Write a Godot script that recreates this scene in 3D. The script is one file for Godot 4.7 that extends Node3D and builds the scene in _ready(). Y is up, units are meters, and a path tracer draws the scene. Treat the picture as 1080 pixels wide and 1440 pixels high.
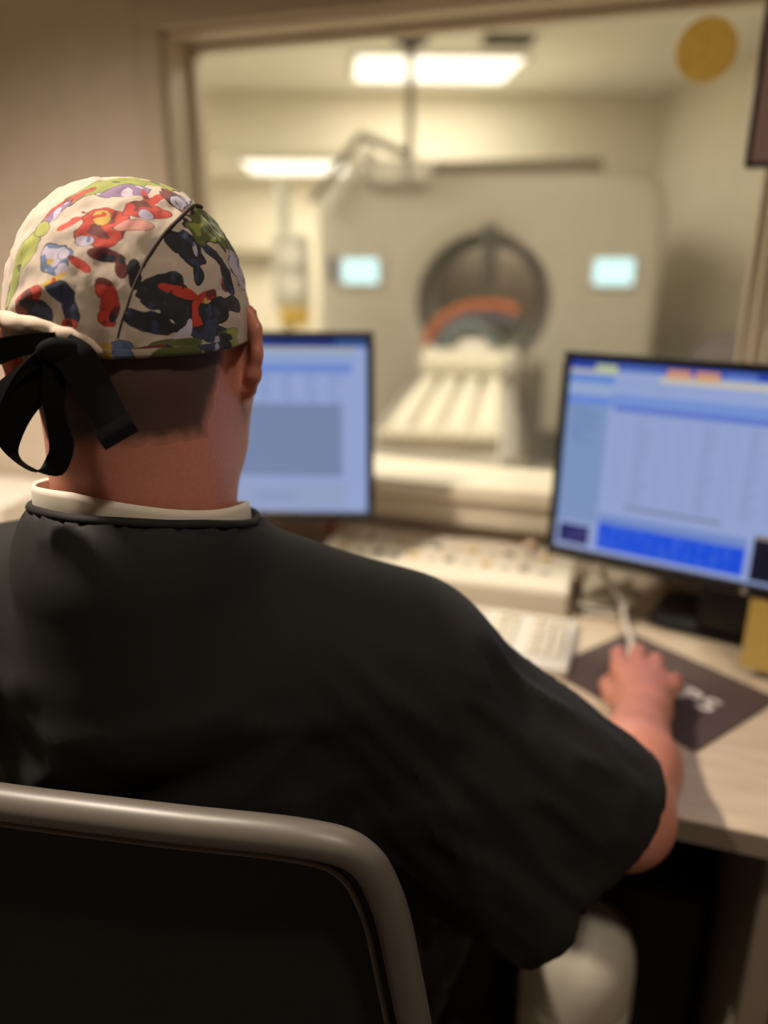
extends Node3D
# A CT control room: a technician at the desk, seen from behind, and the scanner room through the window.
# World: x to the right along the window wall, y up, z towards the viewer. The scanner room is turned by CT_YAW.

const CT_YAW := 21.8
const WALL_Z := -1.42

var used := {}
var M := {}

# ---------------------------------------------------------------- mesh builder (faces run counter-clockwise seen from outside; commit flips them)
class MB:
	var v := PackedVector3Array()
	var n := PackedVector3Array()
	var uv := PackedVector2Array()
	var col := PackedColorArray()
	var idx := PackedInt32Array()

	func tri(a: Vector3, b: Vector3, c: Vector3) -> void:
		var nn := (b - a).cross(c - a).normalized()
		var s := v.size()
		for p: Vector3 in [a, b, c]:
			v.append(p); n.append(nn); uv.append(Vector2(p.x, p.z))
		idx.append_array(PackedInt32Array([s, s + 1, s + 2]))

	func quad(a: Vector3, b: Vector3, c: Vector3, d: Vector3) -> void:
		var nn := (c - a).cross(d - b).normalized()
		var s := v.size()
		var k := 0
		for p: Vector3 in [a, b, c, d]:
			v.append(p); n.append(nn)
			uv.append([Vector2(0, 1), Vector2(1, 1), Vector2(1, 0), Vector2(0, 0)][k]); k += 1
		idx.append_array(PackedInt32Array([s, s + 1, s + 2, s, s + 2, s + 3]))

	# chamfered box
	func box(c: Vector3, size: Vector3, b := 0.0, t := Basis()) -> MB:
		var h := size * 0.5
		b = minf(b, minf(h.x, minf(h.y, h.z)) * 0.98)
		var ax := [Vector3.RIGHT, Vector3.UP, Vector3.BACK]
		for a in 3:
			var u: Vector3 = ax[(a + 1) % 3]
			var w: Vector3 = ax[(a + 2) % 3]
			var hu: float = h[(a + 1) % 3] - b
			var hw: float = h[(a + 2) % 3] - b
			for s: float in [-1.0, 1.0]:
				var o: Vector3 = ax[a] * (s * h[a])
				var q := [o - u * hu - w * hw, o + u * hu - w * hw, o + u * hu + w * hw, o - u * hu + w * hw]
				if s < 0: q.reverse()
				quad(c + t * q[0], c + t * q[1], c + t * q[2], c + t * q[3])
		if b <= 0.0:
			return self
		for a in 3:
			var u: Vector3 = ax[(a + 1) % 3]
			var w: Vector3 = ax[(a + 2) % 3]
			var ha: float = h[a] - b
			var hu: float = h[(a + 1) % 3]
			var hw: float = h[(a + 2) % 3]
			for su: float in [-1.0, 1.0]:
				for sw: float in [-1.0, 1.0]:
					var p0: Vector3 = u * (su * hu) + w * (sw * (hw - b))
					var p1: Vector3 = u * (su * (hu - b)) + w * (sw * hw)
					var q := [p0 - ax[a] * ha, p0 + ax[a] * ha, p1 + ax[a] * ha, p1 - ax[a] * ha]
					if su * sw > 0: q.reverse()
					quad(c + t * q[0], c + t * q[1], c + t * q[2], c + t * q[3])
		for sx: float in [-1.0, 1.0]:
			for sy: float in [-1.0, 1.0]:
				for sz: float in [-1.0, 1.0]:
					var p := [Vector3(sx * h.x, sy * (h.y - b), sz * (h.z - b)), Vector3(sx * (h.x - b), sy * h.y, sz * (h.z - b)), Vector3(sx * (h.x - b), sy * (h.y - b), sz * h.z)]
					if sx * sy * sz < 0: p.reverse()
					tri(c + t * p[0], c + t * p[1], c + t * p[2])
		return self

	# rows of points; smooth; u runs along a row, v from row to row; outside is on the left of u x v ... (du x dv outward)
	func grid(rows: Array, close_u := false, close_v := false) -> MB:
		var nv := rows.size()
		var nu: int = rows[0].size()
		var s := v.size()
		var cu := nu + (1 if close_u else 0)
		var cv := nv + (1 if close_v else 0)
		for j in cv:
			for i in cu:
				var jj := j % nv
				var ii := i % nu
				var p: Vector3 = rows[jj][ii]
				var i0 := (ii - 1 + nu) % nu if close_u else maxi(ii - 1, 0)
				var i1 := (ii + 1) % nu if close_u else mini(ii + 1, nu - 1)
				var j0 := (jj - 1 + nv) % nv if close_v else maxi(jj - 1, 0)
				var j1 := (jj + 1) % nv if close_v else mini(jj + 1, nv - 1)
				var du: Vector3 = rows[jj][i1] - rows[jj][i0]
				var dv: Vector3 = rows[j1][ii] - rows[j0][ii]
				if du.length() < 1e-7:
					var o := j1 if j1 != jj else j0
					du = rows[o][i1] - rows[o][i0]
				var nn := du.cross(dv)
				v.append(p); n.append(nn.normalized() if nn.length() > 1e-14 else Vector3.UP)
				uv.append(Vector2(float(i) / maxf(1.0, cu - 1), float(j) / maxf(1.0, cv - 1)))
		for j in cv - 1:
			for i in cu - 1:
				var a := s + j * cu + i
				idx.append_array(PackedInt32Array([a, a + 1, a + cu + 1, a, a + cu + 1, a + cu]))
		return self

	func cap(ring: Array, up: Vector3) -> void:
		var c := Vector3.ZERO
		for p: Vector3 in ring: c += p
		c /= ring.size()
		for i in ring.size():
			var a: Vector3 = ring[i]
			var b: Vector3 = ring[(i + 1) % ring.size()]
			if (a - c).cross(b - c).dot(up) < 0: tri(c, b, a)
			else: tri(c, a, b)

	func tube(path: Array, radii, seg := 12, caps := true) -> MB:
		var rows := []
		var t0: Vector3 = (path[1] - path[0]).normalized()
		var side := t0.cross(Vector3.UP if absf(t0.y) < 0.9 else Vector3.RIGHT).normalized()
		for k in path.size():
			var t: Vector3 = (path[mini(k + 1, path.size() - 1)] - path[maxi(k - 1, 0)]).normalized()
			side = (side - t * side.dot(t)).normalized()
			var up := t.cross(side)
			var r: float = radii[k] if radii is Array else radii
			var ring := []
			for i in seg:
				var a := TAU * i / seg
				ring.append(path[k] + (side * cos(a) + up * sin(a)) * r)
			rows.append(ring)
		grid(rows, true)
		if caps:
			cap(rows[0], path[0] - path[1])
			cap(rows[-1], path[-1] - path[-2])
		return self

	# profile of (radius, height) turned about y through c
	func lathe(profile: Array, seg := 32, c := Vector3.ZERO, sx := 1.0, sz := 1.0) -> MB:
		var rows := []
		for p: Vector2 in profile:
			var ring := []
			for i in seg:
				var a := -TAU * i / seg
				ring.append(c + Vector3(cos(a) * p.x * sx, p.y, sin(a) * p.x * sz))
			rows.append(ring)
		return grid(rows, true)

	# flat ribbon of thickness th along path; dirs: width direction with its half length
	func strip(path: Array, dirs: Array, th: float) -> MB:
		var rows := []
		for k in path.size():
			var t: Vector3 = (path[mini(k + 1, path.size() - 1)] - path[maxi(k - 1, 0)]).normalized()
			var w: Vector3 = dirs[k]
			var nn := t.cross(w).normalized() * th * 0.5
			rows.append([path[k] + w + nn, path[k] - w + nn, path[k] - w - nn, path[k] + w - nn])
		for k in rows.size() - 1:
			for i in 4:
				var a: Vector3 = rows[k][i]; var b: Vector3 = rows[k][(i + 1) % 4]
				var c: Vector3 = rows[k + 1][(i + 1) % 4]; var d: Vector3 = rows[k + 1][i]
				quad(a, d, c, b)
		var e: Array = rows[0]
		quad(e[0], e[1], e[2], e[3])
		e = rows[-1]
		quad(e[3], e[2], e[1], e[0])
		return self

	# polygon in the xy plane (counter-clockwise) extruded from z0 to z1, edges inset by b
	func extrude(poly: PackedVector2Array, z0: float, z1: float, b := 0.0) -> MB:
		var lo := poly[0]; var hi := poly[0]
		for p in poly:
			lo = lo.min(p); hi = hi.max(p)
		var mid := (lo + hi) / 2
		var half := (hi - lo) / 2
		var inset := PackedVector2Array()
		for p in poly:
			inset.append(mid + (p - mid) * Vector2(1.0 - b / half.x, 1.0 - b / half.y))
		var rings := []
		var spec := [[poly, z0], [poly, z1]] if b <= 0.0 else [[inset, z0], [poly, z0 + b], [poly, z1 - b], [inset, z1]]
		for s in spec:
			var ring := []
			for p: Vector2 in s[0]: ring.append(Vector3(p.x, p.y, s[1]))
			rings.append(ring)
		for k in rings.size() - 1:
			for i in poly.size():
				var j := (i + 1) % poly.size()
				quad(rings[k][i], rings[k][j], rings[k + 1][j], rings[k + 1][i])
		var t := Geometry2D.triangulate_polygon(poly)
		for i in range(0, t.size(), 3):
			for end in [0, 1]:
				var r: Array = rings[-1] if end == 1 else rings[0]
				var a: Vector3 = r[t[i]]; var b2: Vector3 = r[t[i + 1]]; var c: Vector3 = r[t[i + 2]]
				if ((b2 - a).cross(c - a).z > 0) == (end == 1): tri(a, b2, c)
				else: tri(a, c, b2)
		return self

	func moved(t: Transform3D) -> MB:
		for i in v.size():
			v[i] = t * v[i]
			n[i] = (t.basis * n[i]).normalized()
		return self

	func mesh() -> ArrayMesh:
		var arr := []
		arr.resize(Mesh.ARRAY_MAX)
		var flipped := idx.duplicate()
		for i in range(0, flipped.size(), 3):
			var x := flipped[i + 1]
			flipped[i + 1] = flipped[i + 2]
			flipped[i + 2] = x
		arr[Mesh.ARRAY_VERTEX] = v
		arr[Mesh.ARRAY_NORMAL] = n
		arr[Mesh.ARRAY_TEX_UV] = uv
		if col.size() == v.size(): arr[Mesh.ARRAY_COLOR] = col
		arr[Mesh.ARRAY_INDEX] = flipped
		var m := ArrayMesh.new()
		m.add_surface_from_arrays(Mesh.PRIMITIVE_TRIANGLES, arr)
		return m

# ---------------------------------------------------------------- smooth union of tapered capsules, meshed with surface nets
class Field:
	var A := PackedVector3Array()
	var D := PackedVector3Array()     # b - a in squeezed space
	var IL := PackedFloat32Array()
	var RA := PackedFloat32Array()
	var RB := PackedFloat32Array()
	var K := PackedFloat32Array()
	var N := PackedVector3Array()
	var C := PackedFloat32Array()     # 1 - 1/stretch
	var W := PackedFloat32Array()     # distance factor
	var OP := PackedInt32Array()
	var lo := Vector3(1e9, 1e9, 1e9)
	var hi := Vector3(-1e9, -1e9, -1e9)

	func add(a: Vector3, b: Vector3, ra: float, rb: float, k := 0.02, nn := Vector3.ZERO, s := 1.0, op := 0) -> void:
		nn = nn.normalized()
		var c := 1.0 - 1.0 / s if nn != Vector3.ZERO else 0.0
		var d := b - a
		d -= nn * (d.dot(nn) * c)
		A.append(a); D.append(d)
		IL.append(1.0 / maxf(d.length_squared(), 1e-9))
		RA.append(ra); RB.append(rb); K.append(k); N.append(nn); C.append(c); W.append(minf(1.0, s)); OP.append(op)
		if op == 0:
			var r := maxf(ra, rb) * maxf(1.0, s) + 0.02
			lo = lo.min(a.min(b) - Vector3.ONE * r)
			hi = hi.max(a.max(b) + Vector3.ONE * r)

	func cut(a: Vector3, b: Vector3, ra: float, rb: float, k := 0.004) -> void:
		add(a, b, ra, rb, k, Vector3.ZERO, 1.0, 1)

	func one(i: int, p: Vector3) -> float:
		var q := p - A[i]
		if C[i] != 0.0:
			q -= N[i] * (q.dot(N[i]) * C[i])
		var t := clampf(q.dot(D[i]) * IL[i], 0.0, 1.0)
		return ((q - D[i] * t).length() - RA[i] - (RB[i] - RA[i]) * t) * W[i]

	func ev(p: Vector3, act: PackedInt32Array) -> float:
		var res := 1.0
		for i in act:
			var q := p - A[i]
			var c := C[i]
			if c != 0.0:
				q -= N[i] * (q.dot(N[i]) * c)
			var t := clampf(q.dot(D[i]) * IL[i], 0.0, 1.0)
			var d := ((q - D[i] * t).length() - RA[i] - (RB[i] - RA[i]) * t) * W[i]
			var k := K[i]
			if OP[i] == 0:
				var h := maxf(k - absf(d - res), 0.0)
				res = minf(res, d) - h * h / (4.0 * k)
			else:
				var h := maxf(k - absf(-d - res), 0.0)
				res = maxf(res, -d) + h * h / (4.0 * k)
		return res

	# adds the surface inside the box (or the whole) to mb
	func net(mb: MB, cell: float, box_lo := Vector3(-1e9, -1e9, -1e9), box_hi := Vector3(1e9, 1e9, 1e9)) -> void:
		var l := lo.max(box_lo)
		var u := hi.min(box_hi)
		var bs := 6
		var nb := Vector3i(((u - l) / (cell * bs)).ceil())
		var nx := nb.x * bs + 1
		var ny := nb.y * bs + 1
		var nz := nb.z * bs + 1
		var sy := nx
		var sz := nx * ny
		var val := PackedFloat32Array()
		val.resize(nx * ny * nz)
		val.fill(9.0)
		var cid := PackedInt32Array()
		cid.resize(nx * ny * nz)
		cid.fill(-1)
		var blocks := []
		var half := cell * bs * 0.5
		var diag := half * 1.75
		var count := A.size()
		for bz in nb.z:
			for by in nb.y:
				for bx in nb.x:
					var c := l + Vector3(bx, by, bz) * (cell * bs) + Vector3(half, half, half)
					var act := PackedInt32Array()
					var best := 1e9
					var ds := PackedFloat32Array()
					for i in count:
						var d := one(i, c)
						ds.append(d)
						if OP[i] == 0: best = minf(best, d)
					if best > diag + 0.03: continue
					for i in count:
						if OP[i] == 0 and ds[i] < maxf(best, 0.0) + diag * 2.0 + K[i]: act.append(i)
						elif OP[i] == 1 and ds[i] < diag + 0.02: act.append(i)
					if absf(ev(c, act)) > diag + 0.02: continue
					blocks.append(Vector3i(bx, by, bz))
					for z in bs + 1:
						for y in bs + 1:
							var row := (bz * bs + z) * sz + (by * bs + y) * sy + bx * bs
							var p0 := l + Vector3(bx * bs, by * bs + y, bz * bs + z) * cell
							for x in bs + 1:
								if val[row + x] > 8.0:
									val[row + x] = ev(p0 + Vector3(x * cell, 0, 0), act)
		var base := mb.v.size()
		var offs := [0, 1, sy, sy + 1, sz, sz + 1, sz + sy, sz + sy + 1]
		var pos := [Vector3(0, 0, 0), Vector3(1, 0, 0), Vector3(0, 1, 0), Vector3(1, 1, 0), Vector3(0, 0, 1), Vector3(1, 0, 1), Vector3(0, 1, 1), Vector3(1, 1, 1)]
		var pairs := [[0, 1], [2, 3], [4, 5], [6, 7], [0, 2], [1, 3], [4, 6], [5, 7], [0, 4], [1, 5], [2, 6], [3, 7]]
		var e := PackedFloat32Array()
		e.resize(8)
		for b: Vector3i in blocks:
			for z in bs:
				for y in bs:
					for x in bs:
						var at := (b.z * bs + z) * sz + (b.y * bs + y) * sy + b.x * bs + x
						var inside := 0
						for k in 8:
							e[k] = val[at + offs[k]]
							if e[k] < 0.0: inside += 1
						if inside == 0 or inside == 8: continue
						var sum := Vector3.ZERO
						var cnt := 0
						for pr in pairs:
							var f: float = e[pr[0]]
							var g: float = e[pr[1]]
							if (f < 0.0) != (g < 0.0):
								sum += pos[pr[0]].lerp(pos[pr[1]], f / (f - g)); cnt += 1
						var gr := Vector3(e[1] - e[0] + e[3] - e[2] + e[5] - e[4] + e[7] - e[6], e[2] - e[0] + e[3] - e[1] + e[6] - e[4] + e[7] - e[5], e[4] - e[0] + e[5] - e[1] + e[6] - e[2] + e[7] - e[3])
						cid[at] = mb.v.size()
						var p := l + (Vector3(b.x * bs + x, b.y * bs + y, b.z * bs + z) + sum / cnt) * cell
						mb.v.append(p)
						mb.n.append(gr.normalized())
						mb.uv.append(Vector2(p.x, p.y))
		for b: Vector3i in blocks:
			for z in bs:
				for y in bs:
					for x in bs:
						var at := (b.z * bs + z) * sz + (b.y * bs + y) * sy + b.x * bs + x
						if cid[at] < 0: continue
						var f := val[at]
						for a in 3:
							var st: int = [1, sy, sz][a]
							if (f < 0.0) == (val[at + st] < 0.0): continue
							var s1: int = [sy, sz, 1][a]
							var s2: int = [sz, 1, sy][a]
							if at - s1 - s2 < 0: continue
							var q := [cid[at], cid[at - s1], cid[at - s1 - s2], cid[at - s2]]
							if q[1] < 0 or q[2] < 0 or q[3] < 0: continue
							var face := (mb.v[q[2]] - mb.v[q[0]]).cross(mb.v[q[3]] - mb.v[q[1]])
							if face.dot(mb.n[q[0]] + mb.n[q[1]] + mb.n[q[2]] + mb.n[q[3]]) < 0.0: q.reverse()
							mb.idx.append_array(PackedInt32Array([q[0], q[1], q[2], q[0], q[2], q[3]]))
		smooth(mb, base)

	func smooth(mb: MB, base: int) -> void:
		for i in range(base, mb.v.size()): mb.n[i] = mb.n[i] * 1e-9
		for i in range(0, mb.idx.size(), 3):
			var a := mb.idx[i]
			if a < base: continue
			var b := mb.idx[i + 1]
			var c := mb.idx[i + 2]
			var nn := (mb.v[b] - mb.v[a]).cross(mb.v[c] - mb.v[a])
			mb.n[a] += nn; mb.n[b] += nn; mb.n[c] += nn
		for i in range(base, mb.v.size()): mb.n[i] = mb.n[i].normalized()

# ---------------------------------------------------------------- scene helpers
func named(o: Node, called: String) -> void:
	var k: int = used.get(called, -1) + 1
	used[called] = k
	o.name = called if k == 0 else "%s_%03d" % [called, k]

func thing(called: String, label: String, category: String, at := Vector3.ZERO, turn := 0.0, group := "") -> Node3D:
	var o := Node3D.new()
	named(o, called)
	add_child(o)
	o.position = at
	o.rotation_degrees.y = turn
	tag(o, label, category, group)
	return o

func tag(o: Node, label: String, category: String, group := "") -> void:
	o.set_meta("label", label)
	o.set_meta("category", category)
	if group: o.set_meta("group", group)

func part(parent: Node, called: String, mb: MB, material: Material, label := "", at := Vector3.ZERO) -> MeshInstance3D:
	var o := MeshInstance3D.new()
	o.mesh = mb.mesh()
	o.material_override = material
	o.name = called
	o.position = at
	parent.add_child(o, true)
	if label: o.set_meta("label", label)
	return o

func struct(called: String, mb: MB, material: Material, label: String, category: String) -> MeshInstance3D:
	var o := MeshInstance3D.new()
	o.mesh = mb.mesh()
	o.material_override = material
	named(o, called)
	add_child(o)
	tag(o, label, category)
	o.set_meta("kind", "structure")
	return o

func ct(r: float, y: float, f: float) -> Vector3:   # scanner-room coordinates: right, up, forward
	var a := deg_to_rad(CT_YAW)
	return Vector3(cos(a) * r - sin(a) * f, y, -sin(a) * r - cos(a) * f)

func mat(c: Color, rough := 0.6, metal := 0.0, spec := 0.5) -> StandardMaterial3D:
	var m := StandardMaterial3D.new()
	m.albedo_color = c
	m.roughness = rough
	m.metallic = metal
	m.metallic_specular = spec
	return m

func grain(m: StandardMaterial3D, freq: float, lo: Color, hi: Color, scale := Vector3.ONE, size := 256, seed_ := 1) -> StandardMaterial3D:
	var t := NoiseTexture2D.new()
	t.width = size; t.height = size; t.seamless = true
	var nz := FastNoiseLite.new()
	nz.seed = seed_
	nz.frequency = freq
	nz.fractal_octaves = 4
	t.noise = nz
	var g := Gradient.new()
	g.set_color(0, lo); g.set_color(1, hi)
	t.color_ramp = g
	m.albedo_texture = t
	m.uv1_triplanar = true
	m.uv1_world_triplanar = true
	m.uv1_scale = scale
	return m

func relief(m: StandardMaterial3D, freq: float, depth_cm: float, scale: Vector3, seed_ := 5) -> StandardMaterial3D:
	var t := NoiseTexture2D.new()
	t.width = 256; t.height = 256; t.seamless = true
	var nz := FastNoiseLite.new()
	nz.seed = seed_
	nz.frequency = freq
	t.noise = nz
	m.heightmap_enabled = true
	m.heightmap_texture = t
	m.heightmap_scale = depth_cm
	m.uv1_triplanar = true
	m.uv1_world_triplanar = true
	m.uv1_scale = scale
	return m

func glow(c: Color, energy: float) -> StandardMaterial3D:
	var m := mat(Color(0.05, 0.05, 0.05), 0.5)
	m.emission_enabled = true
	m.emission = c
	m.emission_energy_multiplier = energy
	return m

func rrect(w: float, h: float, r: float, seg := 6) -> PackedVector2Array:
	var p := PackedVector2Array()
	for q in 4:
		var c := Vector2((w / 2 - r) * (1 if q == 0 or q == 3 else -1), (h / 2 - r) * (1 if q < 2 else -1))
		for i in seg + 1:
			var a := PI / 2 * (q + float(i) / seg)
			p.append(c + Vector2(cos(a), sin(a)) * r)
	return p

func curve(points: Array, n: int) -> Array:   # Catmull-Rom through points
	var out := []
	var last := points.size() - 1
	for k in n + 1:
		var t := float(k) / n * last
		var i := mini(int(t), last - 1)
		out.append(points[i].cubic_interpolate(points[i + 1], points[maxi(i - 1, 0)], points[mini(i + 2, last)], t - i))
	return out

func area_light(parent: Node, size: Vector2, at: Vector3, turn: Basis, c: Color, energy: float) -> void:
	var l := AreaLight3D.new()
	l.name = "glow_light"
	l.area_size = size
	l.area_normalize_energy = false
	l.light_color = c
	l.light_energy = energy
	l.shadow_enabled = true
	l.set("area_range", 20.0)
	l.set("area_attenuation", 2.0)
	parent.add_child(l, true)
	l.transform = Transform3D(turn, at)

# ---------------------------------------------------------------- the scene
func _ready() -> void:
	setup_camera_and_light()
	make_materials()
	build_shell()
	build_window()
	build_ceiling_lights()
	build_scanner()
	build_scanner_room_things()
	build_desk()
	build_chair()
	build_desk_things()
	build_person()

func setup_camera_and_light() -> void:
	var cam := Camera3D.new()
	cam.name = "camera"
	add_child(cam)
	cam.position = Vector3(0, 1.33, 0)
	cam.rotation_degrees = Vector3(-18.6, 18.5, 0)
	cam.fov = 67.3
	cam.near = 0.05
	cam.far = 60.0
	var lens := CameraAttributesPhysical.new()
	lens.frustum_focal_length = 18.03
	lens.frustum_focus_distance = 0.53
	lens.exposure_aperture = 1.35
	cam.attributes = lens
	cam.fov = 67.3
	cam.current = true
	var we := WorldEnvironment.new()
	we.name = "environment"
	var e := Environment.new()
	e.background_mode = Environment.BG_COLOR
	e.background_color = Color.BLACK
	e.tonemap_mode = Environment.TONE_MAPPER_LINEAR
	e.tonemap_exposure = 1.0
	e.sdfgi_enabled = true
	e.ssao_enabled = true
	e.ssil_enabled = true
	we.environment = e
	add_child(we)

const CT_LIGHT := Color(1.0, 0.965, 0.87)
const ROOM_LIGHT := Color(1.0, 0.94, 0.855)

func make_materials() -> void:
	M.wall = relief(grain(mat(Color(0.87, 0.81, 0.74), 0.75), 0.02, Color(0.96, 0.96, 0.96), Color(1, 1, 1), Vector3.ONE * 1.5), 0.2, 0.03, Vector3.ONE * 2.0)
	M.ct_wall = grain(mat(Color(0.87, 0.84, 0.77), 0.75), 0.02, Color(0.96, 0.96, 0.96), Color(1, 1, 1), Vector3.ONE * 0.7, 256, 3)
	M.ceiling = relief(mat(Color(0.93, 0.915, 0.87), 0.85), 0.3, 0.05, Vector3.ONE * 3.0)
	M.floor = grain(mat(Color(0.42, 0.38, 0.34), 0.5), 0.05, Color(0.75, 0.75, 0.75), Color(1, 1, 1), Vector3.ONE * 1.2, 256, 8)
	M.trim = mat(Color(0.80, 0.74, 0.66), 0.45)
	M.sill = mat(Color(0.88, 0.84, 0.76), 0.4)
	var g := mat(Color(1, 1, 1, 0.03), 0.02)
	g.transparency = BaseMaterial3D.TRANSPARENCY_ALPHA
	M.glass = g
	M.black_plastic = mat(Color(0.06, 0.06, 0.065), 0.42)
	M.dark_plastic = mat(Color(0.14, 0.14, 0.14), 0.5)
	M.white_plastic = mat(Color(0.80, 0.78, 0.74), 0.4)
	M.cream_plastic = mat(Color(0.82, 0.78, 0.71), 0.45)
	M.grey_plastic = mat(Color(0.55, 0.53, 0.50), 0.5)
	M.gantry = mat(Color(0.70, 0.68, 0.63), 0.45)
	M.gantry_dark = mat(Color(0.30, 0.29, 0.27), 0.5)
	M.steel = mat(Color(0.62, 0.62, 0.60), 0.35, 0.8)
	M.paper = mat(Color(0.90, 0.88, 0.84), 0.8)

func build_shell() -> void:
	struct("floor", MB.new().box(Vector3(-1.5, -0.05, -5.0), Vector3(12, 0.1, 15)), M.floor, "dark grey-brown resilient floor under the desk and scanner", "floor")
	struct("ceiling", MB.new().box(Vector3(-1.5, 2.55, -5.0), Vector3(12, 0.1, 15)), M.ceiling, "pale plain ceiling above the scanner room", "ceiling")
	struct("floor_scanner_room", MB.new().box(Vector3(-1.5, 0.002, -7.02), Vector3(12, 0.004, 10.9)), grain(mat(Color(0.74, 0.72, 0.67), 0.4), 0.05, Color(0.9, 0.9, 0.9), Color(1, 1, 1), Vector3.ONE * 0.8, 256, 8), "pale sheet floor of the scanner room, added to bounce light upward", "floor")  # pale layer over the dark slab, added to bounce light onto the ceiling
	# control room
	var w := MB.new()
	var z := WALL_Z - 0.065
	w.box(Vector3((-4.6 - 0.912) / 2, 1.25, z), Vector3(4.6 - 0.912, 2.5, 0.13))
	w.box(Vector3((0.175 + 2.8) / 2, 1.25, z), Vector3(2.8 - 0.175, 2.5, 0.13))
	w.box(Vector3(-0.3685, 0.434, z), Vector3(1.087, 0.868, 0.13))
	w.box(Vector3(-0.3685, 2.11, z), Vector3(1.087, 0.78, 0.13))
	struct("wall_front", w, M.wall, "tan painted control room wall around the observation window", "wall")
	struct("wall_left", MB.new().box(Vector3(-2.36, 1.25, 0.25), Vector3(0.12, 2.5, 3.34)), M.wall, "tan painted side wall of the control room, beyond the desk end", "wall")
	struct("wall_right", MB.new().box(Vector3(1.76, 1.25, 0.25), Vector3(0.12, 2.5, 3.34)), M.wall, "tan painted wall at the opposite side of the control room", "wall")
	struct("wall_back", MB.new().box(Vector3(-0.3, 1.25, 1.98), Vector3(4.24, 2.5, 0.12)), M.wall, "tan painted rear wall behind the office chair", "wall")
	# scanner room, turned by CT_YAW
	var t := Transform3D(Basis(Vector3.UP, deg_to_rad(CT_YAW)), Vector3.ZERO)
	var far := MB.new()   # with an opening to an alcove at the left
	far.box(Vector3((0.16 + 2.8) / 2, 1.25, -6.67), Vector3(2.64, 2.5, 0.14))
	far.box(Vector3((-3.1 - 2.2) / 2, 1.25, -6.67), Vector3(0.9, 2.5, 0.14))
	far.box(Vector3((-2.2 + 0.16) / 2, 2.29, -6.67), Vector3(2.36, 0.42, 0.14))
	struct("wall_scanner_room_far", far.moved(t), M.ct_wall, "cream wall behind the scanner with a wide alcove opening", "wall")
	struct("wall_scanner_room_right", MB.new().box(Vector3(2.67, 1.25, -3.7), Vector3(0.14, 2.5, 6.1)).moved(t), M.ct_wall, "cream side wall of the scanner room beside the gantry", "wall")
	struct("wall_scanner_room_left", MB.new().box(Vector3(-3.07, 1.25, -4.9), Vector3(0.14, 2.5, 4.4)).moved(t), M.ct_wall, "cream side wall of the scanner room at the alcove side", "wall")
	var al := MB.new()
	al.box(Vector3(-0.85, 1.25, -10.6), Vector3(3.4, 2.5, 0.12))
	al.box(Vector3(-2.5, 1.25, -8.65), Vector3(0.12, 2.5, 3.9))
	al.box(Vector3(0.8, 1.25, -8.65), Vector3(0.12, 2.5, 3.9))
	struct("wall_alcove", al.moved(t), M.ct_wall, "cream alcove walls lit by a long ceiling light", "wall")
	struct("ceiling_alcove", MB.new().box(Vector3(-0.85, 2.24, -8.65), Vector3(3.2, 0.06, 3.8)).moved(t), M.ceiling, "lowered pale ceiling inside the alcove", "ceiling")

func build_window() -> void:
	var w := Node3D.new()
	w.name = "window_1"
	add_child(w)
	tag(w, "wide observation window with tan painted casing above the desk", "window")
	w.set_meta("kind", "structure")
	w.position = Vector3(-0.3685, 0.868, WALL_Z)
	var x0 := -0.5435
	var x1 := 0.5435
	var h := 0.852
	# casing boards proud of the wall
	part(w, "casing_board", MB.new().box(Vector3(x0 - 0.028, h / 2, 0.009), Vector3(0.058, h + 0.0, 0.018), 0.004), M.trim)
	part(w, "casing_board", MB.new().box(Vector3(x1 + 0.028, h / 2, 0.009), Vector3(0.058, h + 0.0, 0.018), 0.004), M.trim)
	part(w, "casing_board", MB.new().box(Vector3(0, h + 0.028, 0.009), Vector3(1.201, 0.058, 0.018), 0.004), M.trim)
	# deep jamb with a glazing stop
	part(w, "jamb", MB.new().box(Vector3(x0 + 0.004, h / 2, -0.065), Vector3(0.008, h, 0.13), 0.002), M.trim)
	part(w, "jamb", MB.new().box(Vector3(x1 - 0.004, h / 2, -0.065), Vector3(0.008, h, 0.13), 0.002), M.trim)
	part(w, "jamb", MB.new().box(Vector3(0, h - 0.004, -0.065), Vector3(1.071, 0.008, 0.13), 0.002), M.trim)
	for s: float in [x0 + 0.013, x1 - 0.013]:
		part(w, "glazing_stop", MB.new().box(Vector3(s, h / 2, -0.095), Vector3(0.01, h - 0.02, 0.04), 0.002), M.trim)
	part(w, "glazing_stop", MB.new().box(Vector3(0, h - 0.013, -0.095), Vector3(1.055, 0.01, 0.04), 0.002), M.trim)
	part(w, "sill", MB.new().box(Vector3(0, 0.022, -0.05), Vector3(1.105, 0.034, 0.17), 0.006), M.sill, "cream painted window sill")
	part(w, "apron", MB.new().box(Vector3(0, -0.022, 0.012), Vector3(1.105, 0.05, 0.02), 0.004), M.sill)
	part(w, "glass_pane", MB.new().box(Vector3(0, h / 2, -0.095), Vector3(1.057, h - 0.03, 0.006)), M.glass, "clear glass pane")
	# yellow round sticker on the glass
	var st := thing("round_sticker", "round mustard-yellow sticker on the window glass near the top", "sticker", Vector3(0.045, 1.642, WALL_Z - 0.0895))
	var disc := MB.new()
	var ring := []
	for i in 40:
		var a := TAU * i / 40
		ring.append(Vector3(cos(a), sin(a), 0) * 0.047)
	disc.cap(ring, Vector3.BACK)
	var sticker := grain(mat(Color(0.88, 0.73, 0.38), 0.6), 0.03, Color(0.9, 0.9, 0.9), Color(1, 1, 1), Vector3.ONE * 6.0)
	sticker.backlight_enabled = true
	sticker.backlight = Color(0.7, 0.7, 0.7)
	part(st, "disc", disc, sticker)

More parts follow.
